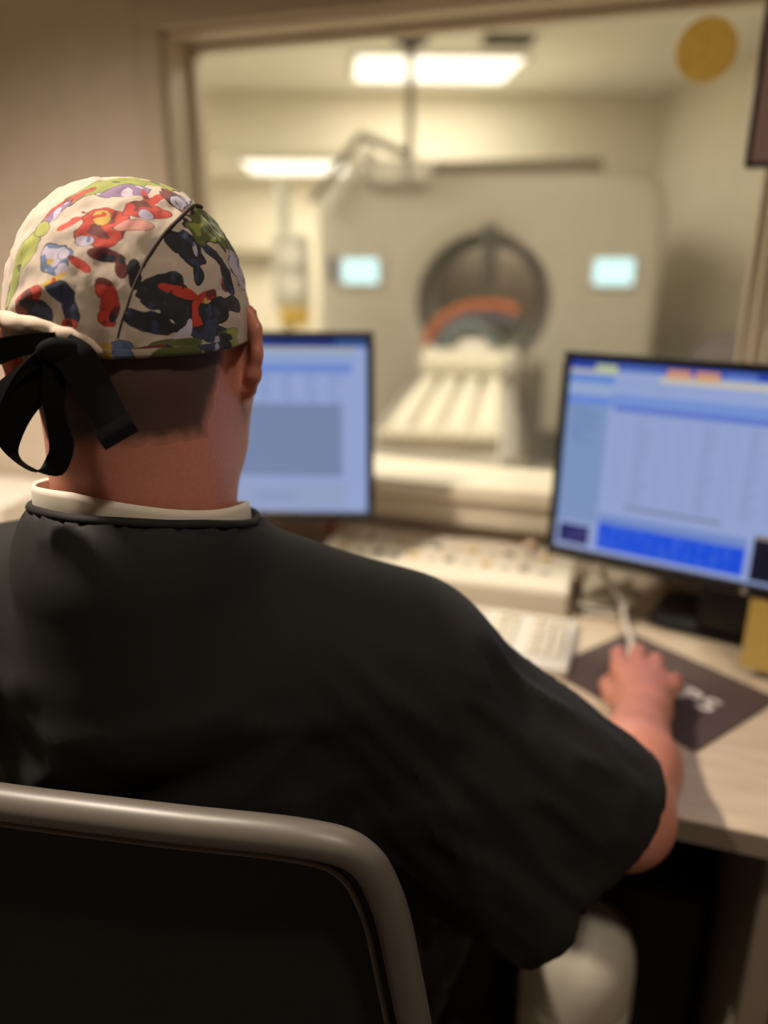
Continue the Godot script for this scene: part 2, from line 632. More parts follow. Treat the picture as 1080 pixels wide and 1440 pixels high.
func build_ceiling_lights() -> void:
	# flat panels of the scanner room; the first two stand in the picture
	var spots := [
		[Vector3(0.67, 2.5, 5.75), Vector2(1.06, 0.78), "bright rectangular ceiling light panel above the gantry", 3.6],
		[Vector3(-0.42, 2.21, 9.0), Vector2(1.05, 1.4), "long bright ceiling light inside the alcove", 5.0],
		[Vector3(0.80, 2.5, 2.85), Vector2(1.06, 0.78), "added unseen ceiling light panel above the patient table's foot end", 5.4],  # out of view, added to brighten the scanner room
		[Vector3(-1.6, 2.5, 4.3), Vector2(1.06, 0.78), "added unseen ceiling light panel beside the alcove opening", 6.5],  # another unseen panel, added for more light in the scanner room
	]
	for s in spots:
		var o := thing("ceiling_light_panel", s[2], "light", ct(s[0].x, s[0].y, s[0].z), CT_YAW)
		var sz: Vector2 = s[1]
		var fr := MB.new()
		for k: float in [-1.0, 1.0]:
			fr.box(Vector3(k * (sz.x / 2 + 0.015), -0.012, 0), Vector3(0.03, 0.024, sz.y + 0.06), 0.003)
			fr.box(Vector3(0, -0.012, k * (sz.y / 2 + 0.015)), Vector3(sz.x, 0.024, 0.03), 0.003)
		part(o, "light_frame", fr, M.white_plastic)
		part(o, "light_diffuser", MB.new().box(Vector3(0, -0.008, 0), Vector3(sz.x, 0.012, sz.y)), glow(CT_LIGHT, 2.2), "glowing white diffuser")
		area_light(o, sz, Vector3(0, -0.03, 0), Basis(Vector3.RIGHT, -PI / 2), CT_LIGHT, s[3])
	# recessed downlights over the desk
	for d in [[Vector3(-0.95, 2.5, -0.40), "recessed round downlight over the desk's end by the side wall", 5.6, 57.0], [Vector3(0.45, 2.5, -0.02), "recessed round downlight over the floor behind the desk", 1.2, 66.0]]:
		var o := thing("recessed_downlight", d[1], "light", d[0])
		part(o, "trim_ring", MB.new().lathe([Vector2(0.062, 0.0), Vector2(0.085, 0.0), Vector2(0.088, -0.004), Vector2(0.062, -0.008), Vector2(0.062, 0.0)], 32), M.white_plastic)
		part(o, "lamp_lens", MB.new().lathe([Vector2(0.062, -0.003), Vector2(0.04, -0.006), Vector2(0.0, -0.007)], 32), glow(ROOM_LIGHT, 6.0))
		var l := SpotLight3D.new()
		l.name = "lamp_light"
		l.light_color = ROOM_LIGHT
		l.light_energy = d[2]
		l.light_size = 0.06
		l.spot_angle = d[3]
		l.spot_angle_attenuation = 1.0
		l.spot_range = 12.0
		l.spot_attenuation = 2.0
		l.shadow_enabled = true
		o.add_child(l)
		l.position = Vector3(0, -0.08, 0)
		l.rotation_degrees.x = -90

func build_scanner() -> void:
	# gantry: local +z is its front, towards the window
	var yaw := 9.3
	var gp := Vector3(-1.007, 0, -4.83)
	var g := thing("scanner_gantry", "large cream CT scanner gantry with round bore and two lit displays", "scanner", gp, yaw)
	var c := Vector3(0.03, 1.043, 0)     # bore centre
	var seg := 96
	var shell := []
	var outer := func(a: float, w: float, h0: float, h1: float, z: float) -> Vector3:
		var d := Vector2(cos(a), sin(a))
		var p := 9.0
		var hh := h1 if d.y > 0 else h0
		var k := pow(pow(absf(d.x) / w, p) + pow(absf(d.y) / hh, p), -1.0 / p)
		return Vector3(c.x + d.x * k, c.y + d.y * k, z)
	var spec := [[-1.47, 0.98, 0.80, 0.70], [-1.44, 1.03, 0.82, 0.74], [-0.10, 1.05, 0.82, 0.75], [-0.03, 1.03, 0.81, 0.735], [-0.005, 0.99, 0.79, 0.70], [0.0, 0.94, 0.75, 0.66]]  # unseen rear depth added so the gap behind the bore stays dark
	for s in spec:
		var ring := []
		for i in seg:
			ring.append(outer.call(TAU * i / seg, s[1], s[2], s[3], s[0]))
		shell.append(ring)
	for s in [[0.004, 0.55], [0.0, 0.47], [-0.02, 0.41]]:
		var ring := []
		for i in seg:
			var a := TAU * i / seg
			ring.append(c + Vector3(cos(a) * s[1], sin(a) * s[1], s[0]))
		shell.append(ring)
	var bm := MB.new().grid(shell, true)
	part(g, "gantry_shell", bm, M.gantry)
	var tun := func(list: Array) -> MB:
		var rows := []
		for s in list:
			var ring := []
			for i in seg:
				var a := TAU * i / seg
				ring.append(c + Vector3(cos(a) * s[1], sin(a) * s[1], s[0]))
			rows.append(ring)
		return MB.new().grid(rows, true)
	part(g, "bore_rim", tun.call([[-0.018, 0.41], [-0.012, 0.395], [-0.05, 0.36], [-0.12, 0.345]]), M.gantry_dark, "dark trim ring around the bore")
	part(g, "bore_lining", tun.call([[-0.12, 0.345], [-0.40, 0.34], [-1.2, 0.345]]), M.gantry)
	part(g, "rear_rim", tun.call([[-1.2, 0.345], [-1.42, 0.42], [-1.47, 0.7]]), M.gantry)
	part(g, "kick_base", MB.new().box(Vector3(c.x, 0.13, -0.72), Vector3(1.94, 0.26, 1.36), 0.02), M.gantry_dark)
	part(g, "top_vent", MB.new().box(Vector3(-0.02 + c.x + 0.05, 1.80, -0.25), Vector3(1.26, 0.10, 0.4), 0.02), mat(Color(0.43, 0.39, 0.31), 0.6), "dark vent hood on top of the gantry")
	part(g, "alignment_camera", MB.new().box(Vector3(c.x + 0.03, c.y + 0.39, 0.02), Vector3(0.09, 0.12, 0.06), 0.015).tube([Vector3(c.x + 0.03, c.y + 0.36, -0.02), Vector3(c.x + 0.03, c.y + 0.09, -0.05)], 0.035, 12), M.gantry_dark, "dark bracket hanging into the bore")
	for d: float in [-1.0, 1.0]:
		var x := c.x + d * 0.76
		var p := part(g, "display_housing", MB.new().box(Vector3(x - 0.01, 1.225, 0.01), Vector3(0.29, 0.20, 0.03), 0.01), M.gantry)
		part(p, "display_screen", MB.new().box(Vector3(x + 0.0, 1.225, 0.026), Vector3(0.225, 0.145, 0.004)), glow(Color(0.80, 0.96, 0.95), 1.5), "glowing pale cyan screen")
		area_light(p, Vector2(0.225, 0.145), Vector3(x, 1.225, 0.04), Basis(Vector3.UP, PI), Color(0.80, 0.96, 0.95), 0.3)
		if d < 0:
			part(p, "button_strip", MB.new().box(Vector3(x - 0.17, 1.235, 0.015), Vector3(0.05, 0.15, 0.02), 0.004), mat(Color(0.17, 0.17, 0.30), 0.5), "dark blue button strip")

	# patient table, axis along the gantry's own axis
	var t := thing("patient_table", "long white scanner table with a padded top leading into the bore", "table", Vector3(-0.70, 0, -2.86), yaw)
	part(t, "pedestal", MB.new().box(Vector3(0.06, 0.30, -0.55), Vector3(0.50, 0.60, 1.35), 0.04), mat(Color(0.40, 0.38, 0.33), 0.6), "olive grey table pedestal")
	part(t, "side_rail", MB.new().box(Vector3(0.245, 0.675, -0.25), Vector3(0.05, 0.07, 1.5), 0.015), M.grey_plastic)
	part(t, "side_rail", MB.new().box(Vector3(-0.245, 0.675, -0.25), Vector3(0.05, 0.07, 1.5), 0.015), M.grey_plastic)
	var cr := MB.new()
	var rows := []
	for s in [[0.40, 0.64], [0.42, 0.67], [0.38, 0.688], [-1.9, 0.688]]:
		var row := []
		for i in 17:
			var u := -1.0 + i / 8.0
			row.append(Vector3(u * 0.22, s[1] - 0.02 * (1 - u * u), s[0]))
		rows.append(row)
	cr.grid(rows)
	cr.box(Vector3(0, 0.655, -0.74), Vector3(0.42, 0.06, 2.28), 0.01)
	part(t, "cradle", cr, M.white_plastic)
	for k in 4:
		part(t, "mattress_cushion", MB.new().box(Vector3(-0.159 + k * 0.106, 0.728, -0.29), Vector3(0.076, 0.056, 1.18), 0.016), mat(Color(0.82, 0.79, 0.72), 0.6))
	part(t, "mattress_base", MB.new().box(Vector3(0, 0.694, -0.26), Vector3(0.42, 0.012, 1.27), 0.004), mat(Color(0.82, 0.79, 0.72), 0.6))
	part(t, "foot_cushion", MB.new().box(Vector3(0, 0.728, 0.345), Vector3(0.42, 0.056, 0.07), 0.016), mat(Color(0.82, 0.79, 0.72), 0.6))
	part(t, "head_cushion", MB.new().box(Vector3(0, 0.785, -1.11), Vector3(0.44, 0.12, 0.36), 0.03), mat(Color(0.82, 0.79, 0.72), 0.6))
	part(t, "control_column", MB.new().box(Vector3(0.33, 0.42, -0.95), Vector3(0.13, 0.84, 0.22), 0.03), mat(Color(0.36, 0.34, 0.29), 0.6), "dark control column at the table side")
	# bedding at the bore
	var hr := thing("head_holder", "grey and white padded head holder on the table at the bore", "holder", Vector3(-0.92, 0.689, -4.25), yaw)
	part(hr, "shell", MB.new().tube(curve([Vector3(-0.145, 0.035, 0), Vector3(-0.12, 0.2, 0), Vector3(0, 0.26, 0), Vector3(0.12, 0.2, 0), Vector3(0.145, 0.035, 0)], 20), 0.035, 10), mat(Color(0.36, 0.40, 0.41), 0.6))
	part(hr, "pad", MB.new().box(Vector3(0.02, 0.12, -0.02), Vector3(0.2, 0.14, 0.2), 0.04), mat(Color(0.86, 0.84, 0.80), 0.8), "white pad")
	part(hr, "foot_block", MB.new().box(Vector3(0, 0.03, 0.02), Vector3(0.36, 0.06, 0.16), 0.015), mat(Color(0.34, 0.40, 0.42), 0.6))
	var bl := thing("orange_blanket", "folded orange-brown blanket arched over the head holder", "blanket", Vector3(-0.955, 0.700, -4.46), yaw)
	part(bl, "fold", MB.new().tube(curve([Vector3(-0.27, 0.12, 0), Vector3(-0.20, 0.24, 0), Vector3(-0.05, 0.33, 0), Vector3(0.14, 0.345, 0), Vector3(0.25, 0.31, 0)], 20), 0.035, 10), relief(mat(Color(0.66, 0.36, 0.20), 0.9), 0.1, 0.3, Vector3.ONE * 4.0))
	part(bl, "lower_fold", MB.new().tube(curve([Vector3(-0.24, 0.05, 0.01), Vector3(-0.10, 0.26, 0.01), Vector3(0.1, 0.285, 0.01), Vector3(0.26, 0.25, 0.01)], 20), 0.03, 10), mat(Color(0.33, 0.34, 0.40), 0.9), "blue-grey lower fold")
	for x: float in [-0.225, 0.225]:
		part(hr, "side_pad", MB.new().box(Vector3(x, 0.075, 0), Vector3(0.075, 0.15, 0.2), 0.03), mat(Color(0.84, 0.82, 0.78), 0.8), "white side pad")

func build_scanner_room_things() -> void:
	# ceiling-hung injector on a jointed arm
	var a := thing("ceiling_injector_arm", "ceiling-hung jointed arm with white injector heads in front of the gantry", "medical arm", Vector3(-1.43, 2.5, -4.75))
	var o := -a.position
	part(a, "ceiling_plate", MB.new().lathe([Vector2(0.0, 0.0), Vector2(0.11, 0.0), Vector2(0.11, -0.03), Vector2(0.04, -0.07), Vector2(0.0, -0.07)], 24), M.dark_plastic)
	var arm_m := mat(Color(0.42, 0.39, 0.33), 0.5)
	part(a, "column", MB.new().tube([Vector3(0, -0.05, 0), Vector3(0, -0.66, 0)], 0.022, 12), arm_m)
	part(a, "upper_arm", MB.new().tube([Vector3(0, -0.62, 0), Vector3(-0.27, -0.52, 0.10)], 0.026, 12), arm_m)
	part(a, "lower_arm", MB.new().tube([Vector3(-0.27, -0.52, 0.10), Vector3(-0.55, -0.88, 0.2)], 0.024, 12), arm_m)
	part(a, "injector_head", MB.new().tube([Vector3(-0.20, -0.62, 0.08), Vector3(-0.30, -0.73, 0.14)], 0.06, 16), M.white_plastic)
	part(a, "injector_head", MB.new().box(Vector3(-0.09, -0.72, 0.08), Vector3(0.21, 0.14, 0.12), 0.03), M.white_plastic)
	part(a, "injector_head", MB.new().box(Vector3(0.09, -0.72, 0.06), Vector3(0.13, 0.13, 0.11), 0.03), M.white_plastic)
	# stand with control box
	var s := thing("infusion_stand", "tall pale stand with a control box beside the gantry", "stand", Vector3(-2.04, 0, -4.28), CT_YAW)
	part(s, "pole", MB.new().tube([Vector3(0, 0.04, 0), Vector3(0, 1.72, 0)], 0.035, 14), mat(Color(0.75, 0.76, 0.72), 0.4))
	part(s, "foot", MB.new().lathe([Vector2(0.0, 0.05), Vector2(0.06, 0.05), Vector2(0.26, 0.03), Vector2(0.27, 0.0), Vector2(0, 0)], 28), M.grey_plastic)
	var cb := part(s, "control_box", MB.new().box(Vector3(0.04, 1.22, 0.06), Vector3(0.21, 0.42, 0.10), 0.02), mat(Color(0.72, 0.71, 0.66), 0.5))
	for y: float in [1.32, 1.155]:
		part(cb, "dial", MB.new().tube([Vector3(0.04, y, 0.105), Vector3(0.04, y, 0.135)], 0.068, 24), mat(Color(0.90, 0.89, 0.86), 0.4), "round white dial")
	part(s, "sharps_bin", MB.new().box(Vector3(0.05, 0.98, 0.06), Vector3(0.17, 0.12, 0.12), 0.015), mat(Color(0.78, 0.64, 0.22), 0.5), "yellow bin")
	# shelf on the alcove's end wall
	var sh := thing("wall_shelf", "thin grey-brown shelf on the alcove wall", "shelf", ct(-1.35, 1.33, 10.36), CT_YAW)
	part(sh, "shelf_board", MB.new().box(Vector3(0, 0, 0), Vector3(1.2, 0.07, 0.34), 0.01), mat(Color(0.5, 0.45, 0.36), 0.6))
	for x: float in [-0.45, 0.45]:
		part(sh, "bracket", MB.new().box(Vector3(x, -0.09, -0.08), Vector3(0.04, 0.12, 0.16), 0.005), M.grey_plastic)
	# ceiling vent
	var v := thing("ceiling_vent", "dark grey air vent in the scanner room ceiling", "vent", ct(1.0, 2.5, 5.0), CT_YAW)
	part(v, "vent_frame", MB.new().box(Vector3(0, -0.008, 0), Vector3(0.30, 0.016, 0.22), 0.004), M.grey_plastic)
	for k in 5:
		part(v, "slat", MB.new().box(Vector3(0, -0.02, -0.08 + k * 0.04), Vector3(0.27, 0.006, 0.03), 0.0, Basis(Vector3.RIGHT, 0.5)), M.gantry_dark)
	# linen hamper by the side wall
	var h := thing("linen_hamper", "mauve-grey domed linen hamper by the side wall of the scanner room", "hamper", Vector3(0.50, 0, -5.0), CT_YAW)
	part(h, "bag", MB.new().lathe([Vector2(0.0, 0.16), Vector2(0.20, 0.16), Vector2(0.24, 0.25), Vector2(0.25, 0.72), Vector2(0.22, 0.80), Vector2(0.13, 0.865), Vector2(0.0, 0.885)], 28), mat(Color(0.44, 0.40, 0.42), 0.9))
	part(h, "frame", MB.new().lathe([Vector2(0.255, 0.70), Vector2(0.265, 0.71), Vector2(0.255, 0.72), Vector2(0.245, 0.71), Vector2(0.255, 0.70)], 28), M.steel)
	for k in 3:
		var an := TAU * k / 3
		part(h, "leg", MB.new().tube([Vector3(cos(an) * 0.26, 0.71, sin(an) * 0.26), Vector3(cos(an) * 0.26, 0.0, sin(an) * 0.26)], 0.012, 8), M.steel)

func build_desk() -> void:
	var d := thing("desk", "long pale laminate desk along the window wall", "desk", Vector3(-0.65, 0, WALL_Z + 0.33))
	var wood := grain(mat(Color(0.80, 0.73, 0.64), 0.42), 0.03, Color(0.90, 0.88, 0.86), Color(1, 1, 1), Vector3(0.8, 4.0, 6.0), 256, 21)
	part(d, "worktop", MB.new().box(Vector3(0, 0.725, 0.0), Vector3(3.28, 0.03, 0.65), 0.002), wood)
	part(d, "edge_band", MB.new().box(Vector3(0, 0.7245, 0.3255), Vector3(3.28, 0.029, 0.003), 0.001), mat(Color(0.50, 0.45, 0.40), 0.5), "grey-brown front edge band")
	for x: float in [-1.60, 0.855, 1.60]:
		part(d, "leg_panel", MB.new().box(Vector3(x, 0.354, -0.01), Vector3(0.035, 0.708, 0.61), 0.003), mat(Color(0.62, 0.57, 0.51), 0.5))
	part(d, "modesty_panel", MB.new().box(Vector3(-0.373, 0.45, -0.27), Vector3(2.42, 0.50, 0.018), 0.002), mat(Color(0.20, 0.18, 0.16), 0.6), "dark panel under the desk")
	var pc := thing("computer_tower", "black computer tower under the desk by the leg panel", "computer", Vector3(0.085, 0, -1.15))
	part(pc, "case", MB.new().box(Vector3(0, 0.22, 0), Vector3(0.17, 0.44, 0.33), 0.006), mat(Color(0.05, 0.05, 0.05), 0.7))
	part(pc, "front_bezel", MB.new().box(Vector3(0, 0.22, 0.1665), Vector3(0.16, 0.42, 0.006), 0.003), mat(Color(0.06, 0.06, 0.06), 0.6))
	var b := thing("waste_bin", "pale grey oval waste bin on the floor under the desk", "bin", Vector3(-0.004, 0, -0.875))
	var grey := mat(Color(0.74, 0.71, 0.65), 0.5)
	part(b, "bin_body", MB.new().lathe([Vector2(0, 0.004), Vector2(0.064, 0.0), Vector2(0.068, 0.01), Vector2(0.0785, 0.33), Vector2(0.0785, 0.338), Vector2(0.0, 0.338)], 40), grey)
	part(b, "domed_lid", MB.new().lathe([Vector2(0.0765, 0.339), Vector2(0.0785, 0.341), Vector2(0.0785, 0.38), Vector2(0.076, 0.41), Vector2(0.066, 0.44), Vector2(0.045, 0.46), Vector2(0.0, 0.468)], 40), grey)

func build_chair() -> void:
	var c := thing("office_chair", "black office chair with a rounded backrest frame behind the seated person", "chair", Vector3(-0.404, 0, -0.607), 8.5)
	var frame_m := mat(Color(0.34, 0.315, 0.29), 0.42)
	var out := [Vector3(0.0, 0.966, 0.268), Vector3(0.10, 0.966, 0.267), Vector3(0.185, 0.963, 0.262), Vector3(0.222, 0.950, 0.257), Vector3(0.240, 0.915, 0.255), Vector3(0.252, 0.86, 0.257), Vector3(0.268, 0.75, 0.262), Vector3(0.262, 0.62, 0.262), Vector3(0.21, 0.55, 0.258), Vector3(0.10, 0.535, 0.262)]
	var ring := []
	for p: Vector3 in out: ring.append(p)
	for i in range(out.size() - 1, 0, -1): ring.append(out[i] * Vector3(-1, 1, 1))
	ring.append(out[0])
	var path := curve(ring, 160)
	# rounded frame: flattened tube
	part(c, "backrest_frame", MB.new().tube(path, 0.0125, 16, false), frame_m)
	var lip := []
	for p: Vector3 in path:
		lip.append(Vector3(p.x * 0.925, 0.755 + (p.y - 0.755) * 0.905, p.z - 0.002))
	part(c, "frame_lip", MB.new().tube(lip, 0.0028, 8, false), frame_m)
	# padded panel between frame and sitter
	var rows := []
	for j in 13:
		var s := 1.0 - 0.97 * j / 12.0
		var row := []
		for i in 161:
			var p: Vector3 = path[i]
			row.append(Vector3(p.x * s * 0.99, 0.755 + (p.y - 0.755) * s * 0.99, lerpf(0.240, p.z - 0.012, s * s)))
		rows.append(row)
	var panel := MB.new().grid(rows)
	panel.cap(rows[-1].slice(0, 160), Vector3.BACK)
	part(c, "backrest_panel", panel, relief(mat(Color(0.045, 0.043, 0.042), 0.8), 0.4, 0.03, Vector3.ONE * 12.0), "black backrest panel")
	var seat_poly := rrect(0.49, 0.47, 0.09, 8)
	var seat := MB.new().extrude(seat_poly, 0.0, 0.055, 0.02).moved(Transform3D(Basis(Vector3.RIGHT, -PI / 2), Vector3(0, 0.392, 0.0)))
	part(c, "seat", seat, mat(Color(0.05, 0.05, 0.05), 0.85))
	part(c, "back_post", MB.new().tube(curve([Vector3(0, 0.38, 0.06), Vector3(0, 0.39, 0.22), Vector3(0, 0.50, 0.30), Vector3(0, 0.62, 0.285)], 16), 0.022, 12), M.black_plastic)
	part(c, "gas_lift", MB.new().tube([Vector3(0, 0.09, 0), Vector3(0, 0.25, 0)], 0.026, 16).tube([Vector3(0, 0.25, 0), Vector3(0, 0.392, 0)], 0.016, 16), M.dark_plastic)
	for k in 5:
		var a := TAU * k / 5 + 0.3
		var dir := Vector3(cos(a), 0, sin(a))
		var leg := part(c, "base_leg", MB.new().tube([Vector3(0, 0.105, 0) + dir * 0.02, Vector3(0, 0.075, 0) + dir * 0.28], [0.026, 0.016], 10), M.black_plastic)
		part(leg, "caster", MB.new().tube([dir * 0.28 + Vector3(0, 0.03, 0) - dir.cross(Vector3.UP) * 0.022, dir * 0.28 + Vector3(0, 0.03, 0) + dir.cross(Vector3.UP) * 0.022], 0.03, 16), M.dark_plastic)

func screen_image(right_one: bool) -> ImageTexture:
	var w := 640
	var h := 400
	var im := Image.create(w, h, false, Image.FORMAT_RGB8)
	var rng := RandomNumberGenerator.new()
	rng.seed = 7 if right_one else 11
	var R := func(x: float, y: float, ww: float, hh: float, c: Color) -> void:
		im.fill_rect(Rect2i(int(x * w), int(y * h), maxi(1, int(ww * w)), maxi(1, int(hh * h))), c)
	var pale := Color8(160, 178, 226)
	im.fill(pale)
	if right_one:
		R.call(0, 0, 1, 0.04, Color8(38, 70, 175))
		R.call(0.075, 0.015, 0.065, 0.045, Color8(196, 206, 160))
		R.call(0.15, 0.012, 0.12, 0.03, Color8(80, 110, 190))
		R.call(0.275, 0.015, 0.065, 0.04, Color8(222, 158, 124)); R.call(0.35, 0.015, 0.065, 0.04, Color8(222, 158, 124))
		R.call(0.425, 0.012, 0.08, 0.03, Color8(90, 120, 205)); R.call(0.7, 0.005, 0.2, 0.03, Color8(60, 92, 200))
		R.call(0, 0.045, 0.075, 0.022, Color8(196, 190, 186)); R.call(0.26, 0.055, 0.74, 0.028, Color8(212, 204, 186))
		R.call(0, 0.07, 0.135, 0.04, Color8(105, 145, 225))
		R.call(0, 0.11, 0.135, 0.06, Color8(160, 182, 222))
		R.call(0, 0.175, 0.13, 0.045, Color8(112, 148, 230))
		R.call(0, 0.22, 0.125, 0.63, Color8(134, 160, 205))
		for k in 9: R.call(0.02, 0.24 + k * 0.022, 0.03 + rng.randf() * 0.06, 0.008, Color8(110, 136, 190))
		for k in 5: R.call(0.15 + k * 0.03, 0.08 + rng.randf() * 0.04, 0.015, 0.03, Color8(150, 170, 212))
		R.call(0.13, 0.155, 0.87, 0.055, Color8(126, 158, 228))
		R.call(0.14, 0.212, 0.86, 0.032, Color8(104, 128, 214))
		for row in 22:
			for col in 14:
				var x := 0.15 + col * 0.06
				R.call(x, 0.26 + row * 0.0205, 0.02 + rng.randf() * 0.032, 0.009, Color8(140, 158, 196) if col % 5 in [1, 4] else Color8(152, 170, 214))
		R.call(0.20, 0.722, 0.27, 0.022, Color8(128, 142, 172))
		R.call(0.012, 0.87, 0.095, 0.105, Color8(30, 30, 100))
		for k in 10: R.call(0.015 + rng.randf() * 0.07, 0.88 + rng.randf() * 0.08, 0.018, 0.012, Color8(70, 76, 140))
		R.call(0.13, 0.785, 0.415, 0.05, Color8(120, 148, 214))
		R.call(0.13, 0.835, 0.415, 0.14, Color8(16, 84, 232))
		for row in 5:
			for col in 11:
				if rng.randf() < 0.75: R.call(0.135 + col * 0.036, 0.845 + row * 0.025, 0.008 + rng.randf() * 0.018, 0.012, Color8(74, 116, 226))
		# scan thumbnail
		R.call(0.562, 0.755, 0.24, 0.23, Color8(12, 18, 40))
		R.call(0.562, 0.755, 0.24, 0.022, Color8(150, 140, 130))
		for yy in 82:
			for xx in 140:
				var q := Vector2((xx - 70) / 34.0, (yy - 42) / 36.0)
				var rr := q.length()
				if rr < 1.0:
					var vv := 0.62 if rr > 0.88 else 0.28 + 0.08 * sin(q.x * 9.0) * cos(q.y * 7.0)
					im.set_pixel(int(0.575 * w) + xx, int(0.78 * h) + yy, Color(vv * 0.9, vv * 0.95, vv))
	else:
		R.call(0, 0, 1, 0.045, Color8(22, 50, 128))
		R.call(0.9, 0.0, 0.1, 0.04, Color8(50, 90, 150))
		R.call(0.6, 0.012, 0.08, 0.016, Color8(50, 84, 150))
		R.call(0, 0.045, 0.97, 0.035, Color8(176, 184, 196))
		R.call(0, 0.085, 0.97, 0.05, Color8(150, 176, 224))
		R.call(0, 0.14, 0.95, 0.05, Color8(116, 148, 222))
		for row in 7:
			for col in 12:
				R.call(0.03 + col * 0.077, 0.205 + row * 0.023, 0.02 + rng.randf() * 0.03, 0.01, Color8(134, 160, 204))
		R.call(0.05, 0.365, 0.87, 0.425, Color8(128, 146, 184))
		R.call(0.05, 0.365, 0.87, 0.012, Color8(118, 134, 168))
		R.call(0.03, 0.82, 0.9, 0.16, Color8(158, 174, 214))
		R.call(0.62, 0.89, 0.14, 0.04, Color8(146, 164, 208))
	return ImageTexture.create_from_image(im)

func monitor(called_label: String, at: Vector3, turn: float, centre_y: float, right_one: bool) -> void:
	var o := thing("computer_monitor", called_label, "monitor", at, turn)
	var w := 0.545
	var h := 0.328
	part(o, "base_plate", MB.new().extrude(rrect(0.24, 0.15, 0.03, 6), 0.0, 0.012, 0.004).moved(Transform3D(Basis(Vector3.RIGHT, -PI / 2), Vector3(0, 0.001, -0.135))), M.black_plastic)
	part(o, "stand_neck", MB.new().box(Vector3(0, 0.19, -0.085), Vector3(0.085, 0.37, 0.03), 0.006), M.black_plastic)
	var cy := centre_y - at.y
	var tilt := Basis(Vector3.RIGHT, deg_to_rad(-3.0))
	var t := Transform3D(tilt, Vector3(0, cy, 0))
	part(o, "housing", MB.new().box(Vector3(0, 0, -0.028), Vector3(w - 0.01, h - 0.01, 0.036), 0.01).moved(t), M.black_plastic)
	var bz := MB.new()
	var b := 0.012
	bz.box(Vector3(0, h / 2 - b / 2, -0.004), Vector3(w, b, 0.02), 0.003)
	bz.box(Vector3(0, -h / 2 + 0.009, -0.004), Vector3(w, 0.018, 0.02), 0.003)
	bz.box(Vector3(-w / 2 + b / 2, 0.003, -0.004), Vector3(b, h - b - 0.02, 0.02), 0.003)
	bz.box(Vector3(w / 2 - b / 2, 0.003, -0.004), Vector3(b, h - b - 0.02, 0.02), 0.003)
	part(o, "bezel", bz.moved(t), M.black_plastic)
	var x := w / 2 - b
	var y0 := -h / 2 + 0.018
	var y1 := h / 2 - b
	var sm := mat(Color(0.01, 0.01, 0.012), 0.35)
	sm.emission_enabled = true
	sm.emission = Color.WHITE
	sm.emission_operator = BaseMaterial3D.EMISSION_OP_MULTIPLY
	sm.emission_texture = screen_image(right_one)
	sm.emission_energy_multiplier = 0.8
	var q := MB.new()
	q.quad(Vector3(-x, y0, 0.0), Vector3(x, y0, 0.0), Vector3(x, y1, 0.0), Vector3(-x, y1, 0.0))
	part(o, "screen", q.moved(t), sm, "lit blue software window")
	area_light(o, Vector2(2.0 * x, y1 - y0), t * Vector3(0, (y0 + y1) / 2, 0.004), tilt * Basis(Vector3.UP, PI), Color(0.72, 0.79, 0.97), 0.04)
	part(o, "power_button", MB.new().tube([Vector3(0.03, -h / 2 + 0.008, 0.004), Vector3(0.03, -h / 2 + 0.008, 0.009)], 0.005, 12).moved(t), M.grey_plastic)

